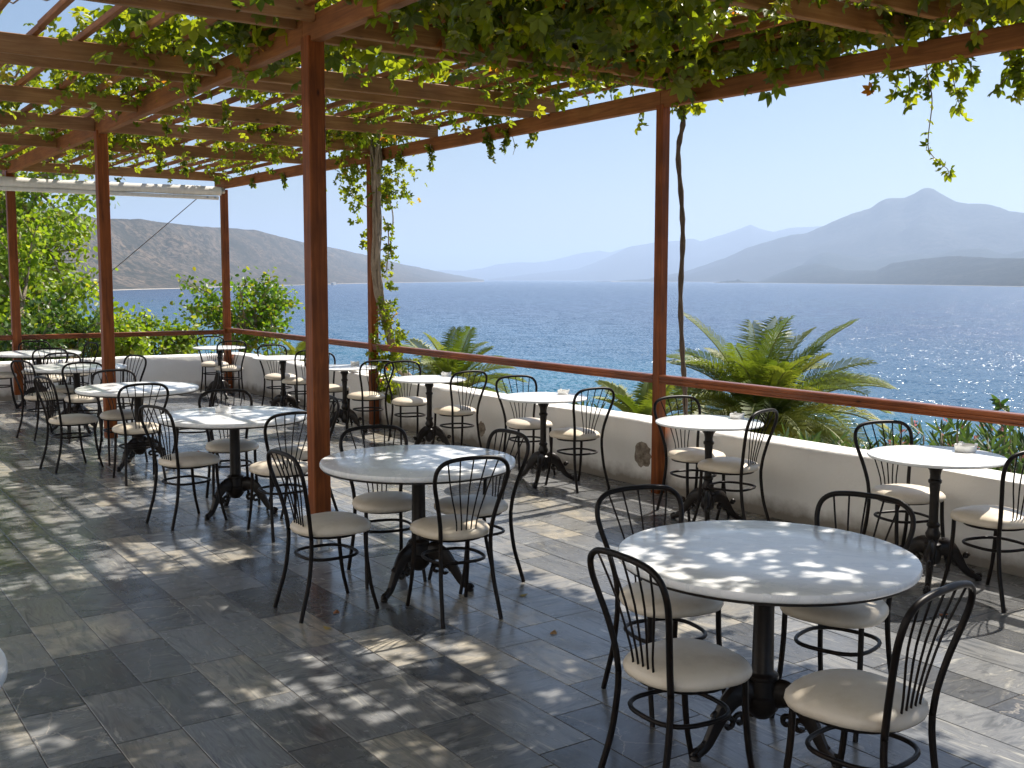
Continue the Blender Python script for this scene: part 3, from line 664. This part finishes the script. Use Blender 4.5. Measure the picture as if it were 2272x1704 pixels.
def runners(t, xr, n, seed):
    rr = random.Random(seed); mb = MB()
    for _ in range(n):
        thk = rr.random(); x, y = rr.uniform(*xr), rr.uniform(1.2, 6.0); a = rr.uniform(0, 6.28); P = []
        for k in range(rr.randint(8, 22)):
            P.append((x, y, 3.445 + rr.random()*.07)); a += rr.gauss(0, .45); x += .13*math.cos(a); y += .13*math.sin(a)
            if not (.5 < y < 6.2) or x < -16.8: break
        if len(P) > 3 and dens(x, y) > .04: mb.tube(P, [(.004+.009*thk*(1-i/len(P))) for i in range(len(P))], 5)
    obj('runner', mb.me('runner', True, M['bark']), t, kind='stuff')
v1, P, D, N, sz = vine('dense leafy vine with thin stem climbing by the sea side post, roofing the near pergola', 'climbing_vine', (-7.9, .4, 122), 3)
sz *= rng.uniform(.8, 1.5, len(sz)); leaves(v1, P, D, N, sz, 150); runners(v1, (-7.8, -1), 120, 5)
st = [onY(x*1.0271, y*1.0271, 6.36) for x, y in [(1479, 190), (1478, 225), (1475, 270), (1465, 330), (1472, 430), (1475, 520), (1470, 640), (1474, 760), (1479, 830), (1481, 890)]]
st += [(st[-1][0]+.05, 6.40, -.4), (st[-1][0]+.05, 6.45, -2.0)]
C = crom(st, 6); obj('stem', MB().tube(C, [.021+.004*math.sin(i*1.7) for i in range(len(C))], 8).me('stem', True, M['dark_bark']), v1)
b0 = Vector(st[0]); n = 60
pp = np.array([b0]) + rng.normal(0, 1, (n, 3))*np.array([.085, .07, .07]) + np.array([0, -.05, -.08])
obj('stem_leaves', scatter('stem_leaves', COMP, pp, rdir(n, -.4), rdir(n, .6), rng.uniform(.045, .075, n), M['vine_leaf']), v1, kind='stuff')
q = [onY(2050, 60, 5.98), onY(2055, 150, 6.0), onY(2068, 220, 6.02), onY(2060, 300, 6.02), onY(2062, 335, 6.02), onY(2085, 362, 6.02), onY(2102, 375, 6.0), onY(2106, 392, 6.0)]
hang_strand(v1, q, 19, .042)
for px, L, nn in (((1985, 130), .24, 10), ((2010, 135), .30, 12), ((2110, 120), .38, 13), ((2145, 120), .24, 10), ((2235, 110), .24, 9), ((1935, 150), .18, 6), ((1420, 235), .16, 7), ((1180, 270), .22, 12), ((2262, 110), .28, 18), ((2075, 60), .35, 22)):
    b0 = onY(*px, 6.02); hang_strand(v1, [b0, b0 + np.array([.02, .02, -L*.5]), b0 + np.array([random.uniform(-.10, .10), 0, -L])], nn, .060)
b0 = onY(1128, 262, 6.0); hang_strand(v1, [b0, b0+np.array([.06, 0, -.16]), b0+np.array([.11, 0, -.28]), b0+np.array([.08, 0, -.36])], 3, .04)

v2, P, D, N, sz = vine('airy vine with twisted trunk on the middle sea side post, spread over the far pergola', 'climbing_vine', (-16.7, -7.9, 76), 4)
sz *= .92; leaves(v2, P, D, N, sz, 145); runners(v2, (-16, -7.6), 120, 6)
base = [onY(x, y, Y) for x, y, Y in [(832, 300, 5.88), (834, 350, 5.84), (836, 410, 5.83), (838, 500, 5.83), (836, 600, 5.85), (842, 660, 5.90), (856, 715, 6.02), (872, 775, 6.12), (882, 815, 6.20)]]
base += [(base[-1][0]+.05, 6.42, .2), (base[-1][0]+.08, 6.48, -2.2)]
for k in range(8):
    P = []
    for i, b in enumerate(base):
        a = i*.95*(1 if k % 2 else -.7) + k*.785; r_ = (.060 if k % 3 else .085) if i > 1 else .11
        P.append((b[0]+r_*math.cos(a)*.8, b[1]+r_*math.sin(a)*.35, b[2]))
    C = crom(P, 6); obj('trunk', MB().tube(C, [.026 - .0018*k + .005*math.sin(i*.9+k) for i in range(len(C))], 8).me('trunk', True, M['bark']), v2)
def tuft(t, c, n, sp_, s0=.05):
    P = np.array([c])+rng.normal(0, 1, (n, 3))*np.array(sp_)
    obj('leaf_tuft', scatter('leaf_tuft', COMP, P, rdir(n, -.35), rdir(n, .6), rng.uniform(.8, 1.3, n)*s0, M['vine_leaf']), t, kind='stuff')
for px, n, sp_ in (((785, 375), 170, (.24, .12, .20)), ((868, 380), 140, (.17, .12, .20)), ((790, 440), 12, (.05, .04, .08)), ((850, 600), 22, (.06, .05, .10)), ((858, 700), 60, (.08, .06, .14)), ((840, 790), 90, (.10, .07, .14)), ((880, 800), 40, (.08, .07, .10)), ((815, 545), 14, (.05, .04, .08)), ((858, 440), 26, (.06, .05, .12)), ((864, 560), 22, (.05, .05, .10)), ((800, 480), 10, (.04, .03, .08)), ((866, 860), 50, (.10, .08, .10)), ((868, 640), 8, (.05, .03, .05)), ((880, 745), 22, (.06, .05, .08)), ((862, 500), 8, (.03, .03, .06))):
    tuft(v2, onY(*px, 5.98), n, sp_)
for pts in ([(800, 395), (775, 415), (790, 440), (815, 460)], [(862, 440), (872, 480), (866, 540), (845, 555)], [(850, 480), (862, 520), (858, 600)]):
    C = crom([onY(x, y, 6.12) for x, y in pts], 6); obj('tendril', MB().tube(C, .008, 5).me('tendril', True, M['bark']), v2)
for px, L, nn in (((890, 335), .18, 10), ((955, 320), .25, 14), ((1085, 300), .22, 18), ((1120, 285), .2, 16), ((560, 395), .14, 8), ((630, 385), .18, 12)):
    b0 = onY(*px, 5.9); hang_strand(v2, [b0, b0 + np.array([.02, 0, -L*.5]), b0 + np.array([random.uniform(-.06, .06), 0, -L])], nn, .055)
for px, L, nn in (((240, 275), .30, 14), ((420, 140), .22, 16), ((370, 240), .30, 20), ((500, 230), .25, 16), ((350, 330), .28, 18), ((410, 360), .2, 12)):
    b0 = onz(*px, 3.35); hang_strand(v2, [b0, b0 + np.array([.02, 0, -L*.5]), b0 + np.array([random.uniform(-.06, .06), 0, -L])], nn, .055)

# ------------------------------------------------------------------ fallen leaves
fl_me = mesh('fallen_leaf', [tuple(v) for v in LEAF[0]*np.array([1, 1, -1.2])], LEAF[1], None, M['dry_leaf'])
for lab, px in (('small red dry leaf on the floor beneath the second large table', (745, 1362)), ('yellowed leaf on the floor below the red one', (735, 1395)), ('pale dry leaf beside the rightmost shadowed table foot', (2083, 1362)),
                ('curled dry leaf on the floor behind the third large table', (506, 975)), ('dry leaf on the sunny floor right of the second large table', (1152, 1321)), ('dark leaf crumb on the shaded floor between the two nearest tables', (1226, 1408)), ('yellow leaf on the floor between third and fourth large tables', (440, 1003))):
    p = onz(*px, .004); tag(obj('fallen_leaf', fl_me, None, None, (float(p[0]), float(p[1]), .006), (0, 0, random.uniform(0, 6))), lab, 'leaf', 'fallen leaves').scale = (.05,)*3

# ------------------------------------------------------------------ hillside, sea
SEA = -18.25
def smooth(a, b, x): t = min(max((x-a)/(b-a), 0), 1); return t*t*(3-2*t)
def gz(x, y):
    right = -2.0 - .40*max(y-6.4, 0)
    left = -.35 - .03*max(-17-x, 0) - .42*max(0, y-7.5-.05*max(-17-x, 0)) - .35*max(0, -46-x)
    t = smooth(-15.5, -18.5, x) if x < -15 else 0
    z = right*(1-t)+left*t
    z += .35*mnoise.fractal(Vector((x*.12, y*.12, 1.)), 1., 2., 4) if (y > 8 or x < -19) else 0
    return max(z, SEA-4)
xs = np.concatenate([np.linspace(-130, -30, 40), np.linspace(-29, -14, 31), np.linspace(-13, 60, 50)]); ysg = np.concatenate([np.linspace(-60, 5.9, 28), np.linspace(6.2, 24, 36), np.linspace(25, 75, 34)])
V = []; F = []; nx, ny = len(xs), len(ysg)
for x in xs:
    for y in ysg:
        z = gz(x, y)
        if x > WALL_X-.3 and y < 6.3: z = -2.2
        V.append((x, y, z))
for i in range(nx-1):
    for j in range(ny-1): F.append((i*ny+j, (i+1)*ny+j, (i+1)*ny+j+1, i*ny+j+1))
obj('hillside', mesh('hillside', V, F, True, M['ground']), kind='structure')
SR = 36000
radii = [0, 60, 150, 400, 1000, 2500, 6000, 14000, 25000, SR]; V = [(0, 0, SEA)]; F = []; n = 96
for r_ in radii[1:]:
    V += [(r_*math.cos(2*math.pi*k/n), r_*math.sin(2*math.pi*k/n), SEA) for k in range(n)]
F = [(0, 1+k, 1+(k+1) % n) for k in range(n)]
for i in range(len(radii)-2):
    for k in range(n): F.append((1+i*n+k, 1+(i+1)*n+k, 1+(i+1)*n+(k+1) % n, 1+i*n+(k+1) % n))
obj('sea', mesh('sea', V, F, None, M['sea']), kind='structure')

# ------------------------------------------------------------------ distant coast
def interp(pts, x):
    if x <= pts[0][0]: return pts[0][1]
    for (a, b), (c_, d) in zip(pts, pts[1:]):
        if x <= c_: return b + (d-b)*(x-a)/(c_-a)
    return pts[-1][1]
def ridge(name, prof, coast, depth, mat, x0, x1, step=7, amp=.16, nfreq=.004, rows=14, foot=1.25):
    # prof: skyline pixels, coast: (px, distance of the shore), depth: shore -> crest distance factor
    V = []; F = []; cols = list(np.arange(x0, x1+.1, step))
    for u in cols:
        dc = interp(coast, u); dr = dc*(1+depth)
        yy = interp(prof, u); v = ray(u, yy); hmax = HC + v[2]/math.hypot(v[0], v[1])*dr - SEA
        yy2 = yy + 1.2*mnoise.fractal(Vector((u*.05, 9.1, nfreq*100)), .9, 2.1, 4)
        v2_ = ray(u, yy2); hmax = max(HC + v2_[2]/math.hypot(v2_[0], v2_[1])*dr - SEA, 0.)
        hd = np.array([v[0], v[1]])/math.hypot(v[0], v[1])
        for r_ in range(rows+5):
            t = r_/rows
            d = dc*(1+depth*t)
            if t <= 1:
                h = hmax*(t**foot)
                nn = mnoise.fractal(Vector((hd[0]*d*nfreq, hd[1]*d*nfreq, 2.2)), .9, 2.1, 5)
                h *= 1 + amp*2.2*nn*math.sin(math.pi*min(t, 1))
                h = min(h, hmax*(t+.06)) if t < 1 else h
            else: h = hmax*max(0, 1-(t-1)*2.6)
            V.append((hd[0]*d, hd[1]*d, SEA + (h if r_ else -3)))
    k = rows+5
    for i in range(len(cols)-1):
        for j in range(k-1): F.append((i*k+j, i*k+j+1, (i+1)*k+j+1, (i+1)*k+j))
    return obj(name, mesh(name, V, F, True, M[mat]), kind='structure')
q = 1.0271
lh = [(-500, 420), (0, 470), (120, 462), (185, 476), (221, 485), (308, 486), (411, 500), (493, 505), (565, 510), (657, 534), (740, 550), (822, 568), (894, 586), (965, 601), (1010, 610), (1045, 615.5), (1075, 620.3)]
ridge('hill', lh, [(-400, 1150), (0, 1450), (123, 1620), (400, 2200), (657, 3300), (852, 5000), (1075, 7800)], .62, 'dry_hill', -420, 1074, 6, .20, .0035, 22, 1.5)
hd = lambda x, y: (1400+x*.4039, 400+y*.4039)
near = [hd(665, 560), hd(720, 545), hd(850, 497), hd(930, 470), hd(1010, 458), hd(1090, 472), hd(1180, 495), hd(1350, 495), hd(1430, 455), hd(1560, 437), hd(1700, 420), hd(1800, 416), hd(1980, 428), hd(2159, 428), (2400, 570), (2800, 560)]
ridge('headland', near, [hd(665, 0)[:1]+(6300,), hd(1300, 0)[:1]+(4800,), hd(2159, 0)[:1]+(3500,), (2800, 2900)], .30, 'green_hill', 1669, 2760, 6, .14, .003, 14, .8)
mid = [hd(820, 545), hd(930, 470), hd(1000, 420), hd(1060, 392), hd(1150, 408), hd(1300, 430), hd(1450, 415), hd(1560, 403), hd(1650, 408), hd(1800, 378), hd(1950, 376), hd(2060, 408), hd(2159, 385), (2400, 550), (2800, 570)]
ridge('foothill', mid, [(1700, 7000), (2800, 5200)], .25, 'green_hill', 1731, 2760, 8, .12, .002, 10, .8)
main = [hd(-200, 560), hd(100, 540), hd(300, 500), hd(520, 425), hd(640, 370), hd(760, 333), hd(880, 300), hd(960, 292), hd(1080, 240), hd(1200, 188), hd(1310, 155), hd(1360, 122), hd(1400, 100), hd(1450, 97), hd(1500, 98), hd(1560, 72), hd(1600, 46), hd(1628, 41), hd(1655, 44), hd(1700, 70), hd(1750, 100), hd(1790, 120), hd(1850, 128), hd(1960, 131), hd(2030, 150), hd(2080, 170), hd(2159, 178), (2400, 490), (2800, 520)]
ridge('mountain', main, [(1300, 8600), (2800, 7200)], .30, 'mountain_rock', 1322, 2760, 7, .18, .0009, 18, 1.)
c5 = lambda x, y: (700+x*.3436, 500+y*.3436)
far = [(1080, 619), (1180, 607), (1280, 597), (1340, 574), hd(0, 362), hd(130, 343), hd(250, 333), hd(340, 319), hd(380, 335), hd(500, 300), hd(600, 265), hd(655, 243), hd(720, 270), hd(790, 283), hd(870, 262), hd(960, 257), hd(1080, 250), (1960, 520), (2300, 540)]
ridge('mountain', far, [(900, 15500), (2300, 13500)], .28, 'mountain_rock', 1084, 2290, 7, .12, .0007, 10, .9)
vfar = [c5(700, 305), c5(770, 291), c5(860, 288), c5(950, 293), c5(1080, 276), c5(1170, 251), c5(1300, 238), c5(1420, 240), c5(1530, 226), c5(1700, 181), c5(1830, 163), c5(1900, 175), c5(2050, 131), c5(2190, 112), (1600, 545), (1900, 560)]
ridge('mountain', vfar, [(900, 20500), (1900, 19500)], .2, 'mountain_rock', 930, 1890, 8, .1, .0006, 8, .9)
# islet
isl = [hd(438, 564), hd(480, 558), hd(540, 552), hd(575, 549), hd(585, 543), hd(600, 549), hd(650, 557), hd(705, 567)]
ridge('islet', [(a, b) for a, b in isl], [(1500, 6100), (1700, 6100)], .03, 'green_hill', 1577, 1684, 2, .1, .01, 5, .7)
# houses under the left hill
def house(label, px, w, dpt, h, rz, red=True):
    d = interp([(0, 1450), (123, 1620), (400, 2200), (657, 3300)], px[0])*px[1]; p = atd(px[0], 640, d)
    v = ray(px[0], px[2]); z = HC + v[2]/math.hypot(v[0], v[1])*d
    t = thing('house', label, 'house', (float(p[0]), float(p[1]), z), rz, 'houses below the left hill')
    obj('walls', MB().box((0, 0, h/2-3), (w, dpt, h+6)).me('walls', None, M['house_wall']), t)
    rh = 2.2 if red else .6; a, b = w/2+.5, dpt/2+.5
    rf = mesh('roof', [(-a, -b, h), (a, -b, h), (a, b, h), (-a, b, h), (-a+2, 0, h+rh), (a-2, 0, h+rh)], [(0, 1, 5, 4), (1, 2, 5), (2, 3, 4, 5), (3, 0, 4), (3, 2, 1, 0)], None, M['roof_tile' if red else 'house_wall']); obj('roof', rf, t)
    k = max(2, int(w/4))
    for i in range(k): obj('window', MB().box((-w/2+(i+.5)*w/k, -dpt/2-.03, h*.5), (1.4, .1, 1.6)).me('window', None, M['house_glass']), t)
for args in (('long white house with red roof by the beach below the left hill', (279, 1.10, 640), 26, 10, 6, -1.3, True), ('white flat house right of the long red-roofed one', (300, 1.12, 639.5), 12, 9, 6, -1.3, False),
             ('small red-roofed house left of the long one, near the beach', (153, 1.07, 641), 10, 8, 4, -1.3, True), ('small pale house on the slope above the long red-roofed one', (326, 1.18, 624), 8, 8, 5, -1.3, False),
             ('small pale house between the two posts near the far beach', (355, 1.08, 640), 13, 8, 4, -1.3, True), ('tiny white house at the far right end of the beach', (740, 1.05, 631), 12, 10, 6, -1.2, False), ('tiny red-roofed house low on the slope near the tall tree', (186, 1.12, 634), 9, 8, 4, -1.3, True)): house(*args)

# ------------------------------------------------------------------ trees and shrubs
def tree(name, label, base, crown_c, crown_r, n_br, n_leaf, leaf_s, mat, trunk_r, seed, group=None, cat='tree', shell=.55):
    t = thing(name, label, cat, (0, 0, 0), 0, group); rr = random.Random(seed); base = Vector(base); cc = Vector(crown_c)
    top_ = cc + Vector((0, 0, crown_r[2]*.2)); mid_ = base.lerp(top_, .5) + Vector((rr.uniform(-.2, .2), rr.uniform(-.2, .2), 0))
    C = crom([base, mid_, top_], 8); obj('trunk', MB().tube(C, [trunk_r*(1-.75*i/len(C)) for i in range(len(C))], 8).me('trunk', True, M['bark']), t)
    mb = MB(); tips = []
    for k in range(n_br):
        while True:
            v = Vector((rr.uniform(-1, 1), rr.uniform(-1, 1), rr.uniform(-1, 1)))
            if shell < v.length < 1.12: break
        e = cc + Vector((v.x*crown_r[0], v.y*crown_r[1], v.z*crown_r[2])); s0 = C[rr.randint(len(C)//3, len(C)-1)]
        m_ = s0.lerp(e, .5) + Vector((0, 0, .12*crown_r[2])); bc = crom([s0, m_, e], 5)
        mb.tube(bc, [trunk_r*.32*(1-.8*i/len(bc))+.004 for i in range(len(bc))], 5)
        for b in bc[4:]: tips.append((b, .30))
        for _ in range(2):
            e2 = bc[7] + Vector((rr.gauss(0, .35)*crown_r[0]*.6, rr.gauss(0, .35)*crown_r[1]*.6, rr.gauss(0, .3)*crown_r[2]*.6)); mb.tube([bc[7], e2], [.012, .004], 4); tips.append((e2, .3)); tips.append((bc[7].lerp(e2, .6), .25))
    obj('limbs', mb.me('limbs', True, M['bark']), t)
    idx = rng.integers(0, len(tips), n_leaf); P = np.array([tips[i][0] for i in idx]) + rng.normal(0, 1, (n_leaf, 3))*np.array([[tips[i][1]*.46] for i in idx])*np.array([min(1, crown_r[0]), min(1, crown_r[0]), .8])
    obj('crown', scatter('crown', LEAF, P, rdir(n_leaf, -.4), rdir(n_leaf, .7), rng.uniform(.7, 1.3, n_leaf)*leaf_s, M[mat]), t, kind='stuff')
    return t
def gp(px, y, d): p = atd(px, y, d); return (float(p[0]), float(p[1]), float(p[2]))
def ground_at(px, d): p = atd(px, 700, d); return (float(p[0]), float(p[1]), gz(p[0], p[1]))
tree('tree', 'tall bright green broadleaf tree beyond the far left end wall', ground_at(-20, 22.5), gp(20, 470, 22.5), (1.55, 1.7, 2.5), 60, 9500, .108, 'tree_leaf', .15, 21)
tree('tree', 'leafy branches of a second tree reaching over the left end wall', ground_at(40, 20), gp(60, 660, 20.5), (1.15, 1.2, 1.25), 34, 5200, .10, 'tree_leaf', .08, 22)
tree('tree', 'yellow-green young tree standing behind the corner post of the terrace', ground_at(520, 24), gp(525, 705, 24), (1.25, 1.25, 1.15), 36, 3300, .095, 'small_tree_leaf', .07, 23, shell=.5)
for i, (px, y, d, r_, lab) in enumerate(((150, 735, 19.8, .75, 'leafy green shrub behind the end wall, left of the thin post'), (215, 735, 20.5, .75, 'green shrub behind the end wall beside the second inner post'), (330, 745, 22, .62, 'dark green shrub behind the end wall, left of the corner table'), (60, 765, 19, .7, 'low green shrub behind the farthest large table'), (395, 765, 22, .5, 'small shrub by the dry ground behind the end wall'), (270, 760, 20, .5, 'low leafy shrub showing just above the end wall right of the inner post'))):
    b = ground_at(px, d); tree('shrub', lab, b, gp(px, y, d), (r_, r_, r_*.85), 16, 1050, .088, 'tree_leaf' if i % 3 else 'shrub_leaf', .03, 40+i, 'shrubs behind the end wall', 'shrub', .3)
# dry grass tufts on the open slope
n = 2600; P = []
while len(P) < n:
    x, y = random.uniform(-50, -18), random.uniform(4, 13)
    P.append((x, y, gz(x, y)-.02))
P = np.array(P); me = scatter('dry_grass', leaf_tpl(.1, .25, .05), P, rdir(n, 1.6, .6), rdir(n, 0), rng.uniform(.15, .4, n), M['dry_leaf']); tag(obj('dry_grass', me, None, kind='stuff'), 'dry brown grass on the slope behind the end wall', 'grass')

# palms
def frond(L, el, sag, nl, ll, twist):
    mb = MB(); C = []; p = Vector((0, 0, 0)); a = el; n = 16
    for i in range(n+1):
        C.append(p.copy()); a -= sag/n*(.5+1.0*i/n); p = p + Vector((math.cos(a), 0, math.sin(a)))*(L/n)
    mb.tube(C, [.016*(1-.85*i/n)+.003 for i in range(n+1)], 5, False, False)
    nf0 = len(mb.F); V = []; F = []
    for k in range(nl):
        u = .14 + .86*k/(nl-1); x = u*n; i = min(int(x), n-1); q_ = C[i].lerp(C[i+1], x-i); T = (C[i+1]-C[i]).normalized(); Nn = Vector((-T.z, 0, T.x))
        l_ = ll*math.sin(math.pi*(.12+.83*u))**.7*random.uniform(.8, 1.15); w = .0095
        for s_ in (-1, 1):
            d = (T*(.55+.5*u) + Vector((0, s_, 0))*(1.0-.35*u) + Nn*.38).normalized(); d2 = (d + Vector((0, 0, -.65))).normalized()
            e1 = q_ + d*l_*.55; e2 = e1 + d2*l_*.45; b = len(V); wv = T*w
            V += [q_-wv*.6, q_+wv*.6, e1+wv, e1-wv, e2]; F += [(b, b+1, b+2, b+3), (b+3, b+2, b+4)]
    mb.add(V, F); me = mb.me('frond', None); me.materials.append(M['palm_stem']); me.materials.append(M['palm_leaf'])
    me.polygons.foreach_set('material_index', [0]*nf0 + [1]*(len(me.polygons)-nf0))
    return me
def palm(label, px, y, d, L, n, seed, lean=(0, 0), zmin=-.1):
    c = gp(px, y, d); gzv = gz(c[0], c[1]); t = thing('palm_tree', label, 'palm tree', (c[0], c[1], gzv), 0, 'palms below the sea wall'); rr = random.Random(seed); random.seed(seed)
    H = c[2]-gzv; prof = [(0, -.5), (.22, -.5)] + [(.20+.03*(i % 2), -.3+(H+.2)*i/16) for i in range(17)] + [(.10, H+.05), (0, H+.05)]
    obj('trunk', MB().lathe(prof, 14).me('trunk', 50, M['bark']), t)
    for k in range(n):
        a = k*2.39996 + rr.uniform(-.25, .25); f = (k+.5)/n; el = 1.5 - 1.45*f**.8 + rr.uniform(-.12, .12)
        el = max(el, zmin); sag = rr.uniform(1.2, 2.0)*(.40+.75*f); l_ = L*rr.uniform(.82, 1.08)*(1 if f > .15 else .85)
        o = obj('frond', frond(l_, el, sag, 56, L*.27, 0), t, None, (lean[0]*f, lean[1]*f, H), None)
        o.rotation_euler = (rr.uniform(-.25, .25), 0, a)
palm('large palm with long arching fronds just beyond the handrail, right of the sea side post', 1685, 955, 13.2, 1.62, 80, 5, (.1, .0))
palm('palm with arching fronds beyond the wall behind the fourth wall table', 1000, 880, 16, 1.25, 34, 8)
palm('low palm at the foot of the sea side post, fronds just over the wall', 1430, 965, 11.5, .78, 22, 9)
palm('small palm tip showing over the rail between the thick post and the vine', 662, 810, 20, .7, 14, 12)

# oleander hedge
def oleander(label, px, y, d, r_, h, seed, fl):
    c = gp(px, y, d); b = (c[0], c[1], gz(c[0], c[1])); rr = random.Random(seed)
    t = thing('oleander_bush', label, 'shrub', (0, 0, 0), 0, 'oleander bushes outside the sea wall'); mb = MB(); P = []; D = []; tips = []
    for k in range(34):
        a, q_ = rr.uniform(0, 6.28), rr.random()**.5; e = Vector((c[0]+r_*q_*math.cos(a), c[1]+r_*q_*math.sin(a), c[2]-rr.random()*h*.35*(.4+q_))); s0 = Vector(b)+Vector((.15*math.cos(a), .15*math.sin(a), 0))
        C = crom([s0, s0.lerp(e, .5)+Vector((0, 0, .1)), e], 7); mb.tube(C, [.012*(1-.7*i/len(C)) for i in range(len(C))], 4); tips.append(e); T = (C[-1]-C[-4]).normalized()
        for i in range(42):
            u = rr.random()**.55; q2 = C[min(int(u*len(C)), len(C)-1)]; o_ = Vector((rr.gauss(0, 1), rr.gauss(0, 1), rr.gauss(0, .4))).normalized()
            P.append(q2+o_*rr.random()*.05); D.append(T*.8+o_*.75)
    obj('stems', mb.me('stems', True, M['bark']), t); P, D = np.array(P), np.array(D); n = len(P)
    obj('foliage', scatter('foliage', NARROW, P, D, rdir(n, .6), rng.uniform(.09, .16, n), M['oleander_leaf']), t, kind='stuff')
    if fl:
        Q = np.array([tips[rr.randrange(len(tips))] for _ in range(fl)])+rng.normal(0, .035, (fl, 3))+np.array([0, 0, .02])
        Q = np.repeat(Q, 5, 0)+rng.normal(0, .006, (fl*5, 3)); n = len(Q)
        obj('flowers', scatter('flowers', leaf_tpl(.2, .1, .4), Q, rdir(n, .2), rdir(n, .6), rng.uniform(.020, .030, n), M['pink_petal']), t, kind='stuff')
for i, (px, y, d, r_, h, fl, lab) in enumerate(((1600, 985, 10.6, .45, .8, 0, 'green bush at the foot of the large palm'), (1720, 975, 10.4, .5, .9, 0, 'green oleander below the large palm fronds'), (1830, 985, 10.0, .5, .9, 4, 'green oleander left of the rightmost wall table chair'), (1935, 990, 9.8, .45, .9, 6, 'oleander behind the rightmost wall table chair back'),
                                                (2060, 955, 9.7, .5, 1.0, 22, 'pink-flowered oleander behind the rightmost wall table'), (2150, 945, 9.5, .5, 1.0, 26, 'oleander with pink flowers right behind the rightmost ashtray'), (2250, 950, 9.2, .5, 1.0, 26, 'pink-flowered oleander at the right edge of the picture'), (2310, 990, 8.6, .5, .9, 12, 'low oleander cut by the right edge of the picture'), (1290, 905, 12.5, .35, .6, 0, 'low bush behind the wall table left of the post'), (2120, 1010, 8.8, .4, .7, 10, 'low oleander just over the wall beneath the rightmost table'))):
    oleander(lab, px, y, d, r_, h, 60+i, fl)
b0 = atd(2240, 935, 9.0); sp_t = thing('sapling', 'single dark leafy twig sticking up at the right edge above the oleanders', 'plant', (0, 0, 0))
C = crom([b0+np.array([.05, 0, -.8]), b0, atd(2222, 905, 9.0), atd(2216, 885, 9.0)], 6); obj('stem', MB().tube(C, .006, 5).me('stem', True, M['bark']), sp_t)
n = 26; P = np.array([C[6+int(i/n*(len(C)-7))] for i in range(n)]); obj('leaves', scatter('leaves', leaf_tpl(.15, .1, .22), P, rdir(n, .5), rdir(n, .5), rng.uniform(.05, .09, n), M['shrub_leaf']), sp_t, kind='stuff')

# ------------------------------------------------------------------ haze
hz = bpy.data.materials.new('haze_air'); hz.use_nodes = True; ht = hz.node_tree; ht.nodes.clear()
ho = ht.nodes.new('ShaderNodeOutputMaterial'); hv = ht.nodes.new('ShaderNodeVolumePrincipled')
hv.inputs['Color'].default_value = (.61, .765, 1, 1); hv.inputs['Density'].default_value = 8.5e-5; hv.inputs['Anisotropy'].default_value = .25
ht.links.new(hv.outputs[0], ho.inputs['Volume'])
obj('haze', MB().box((0, 0, 490), (2*SR+2000, 2*SR+2000, 1080)).me('haze', None, hz), kind='stuff')
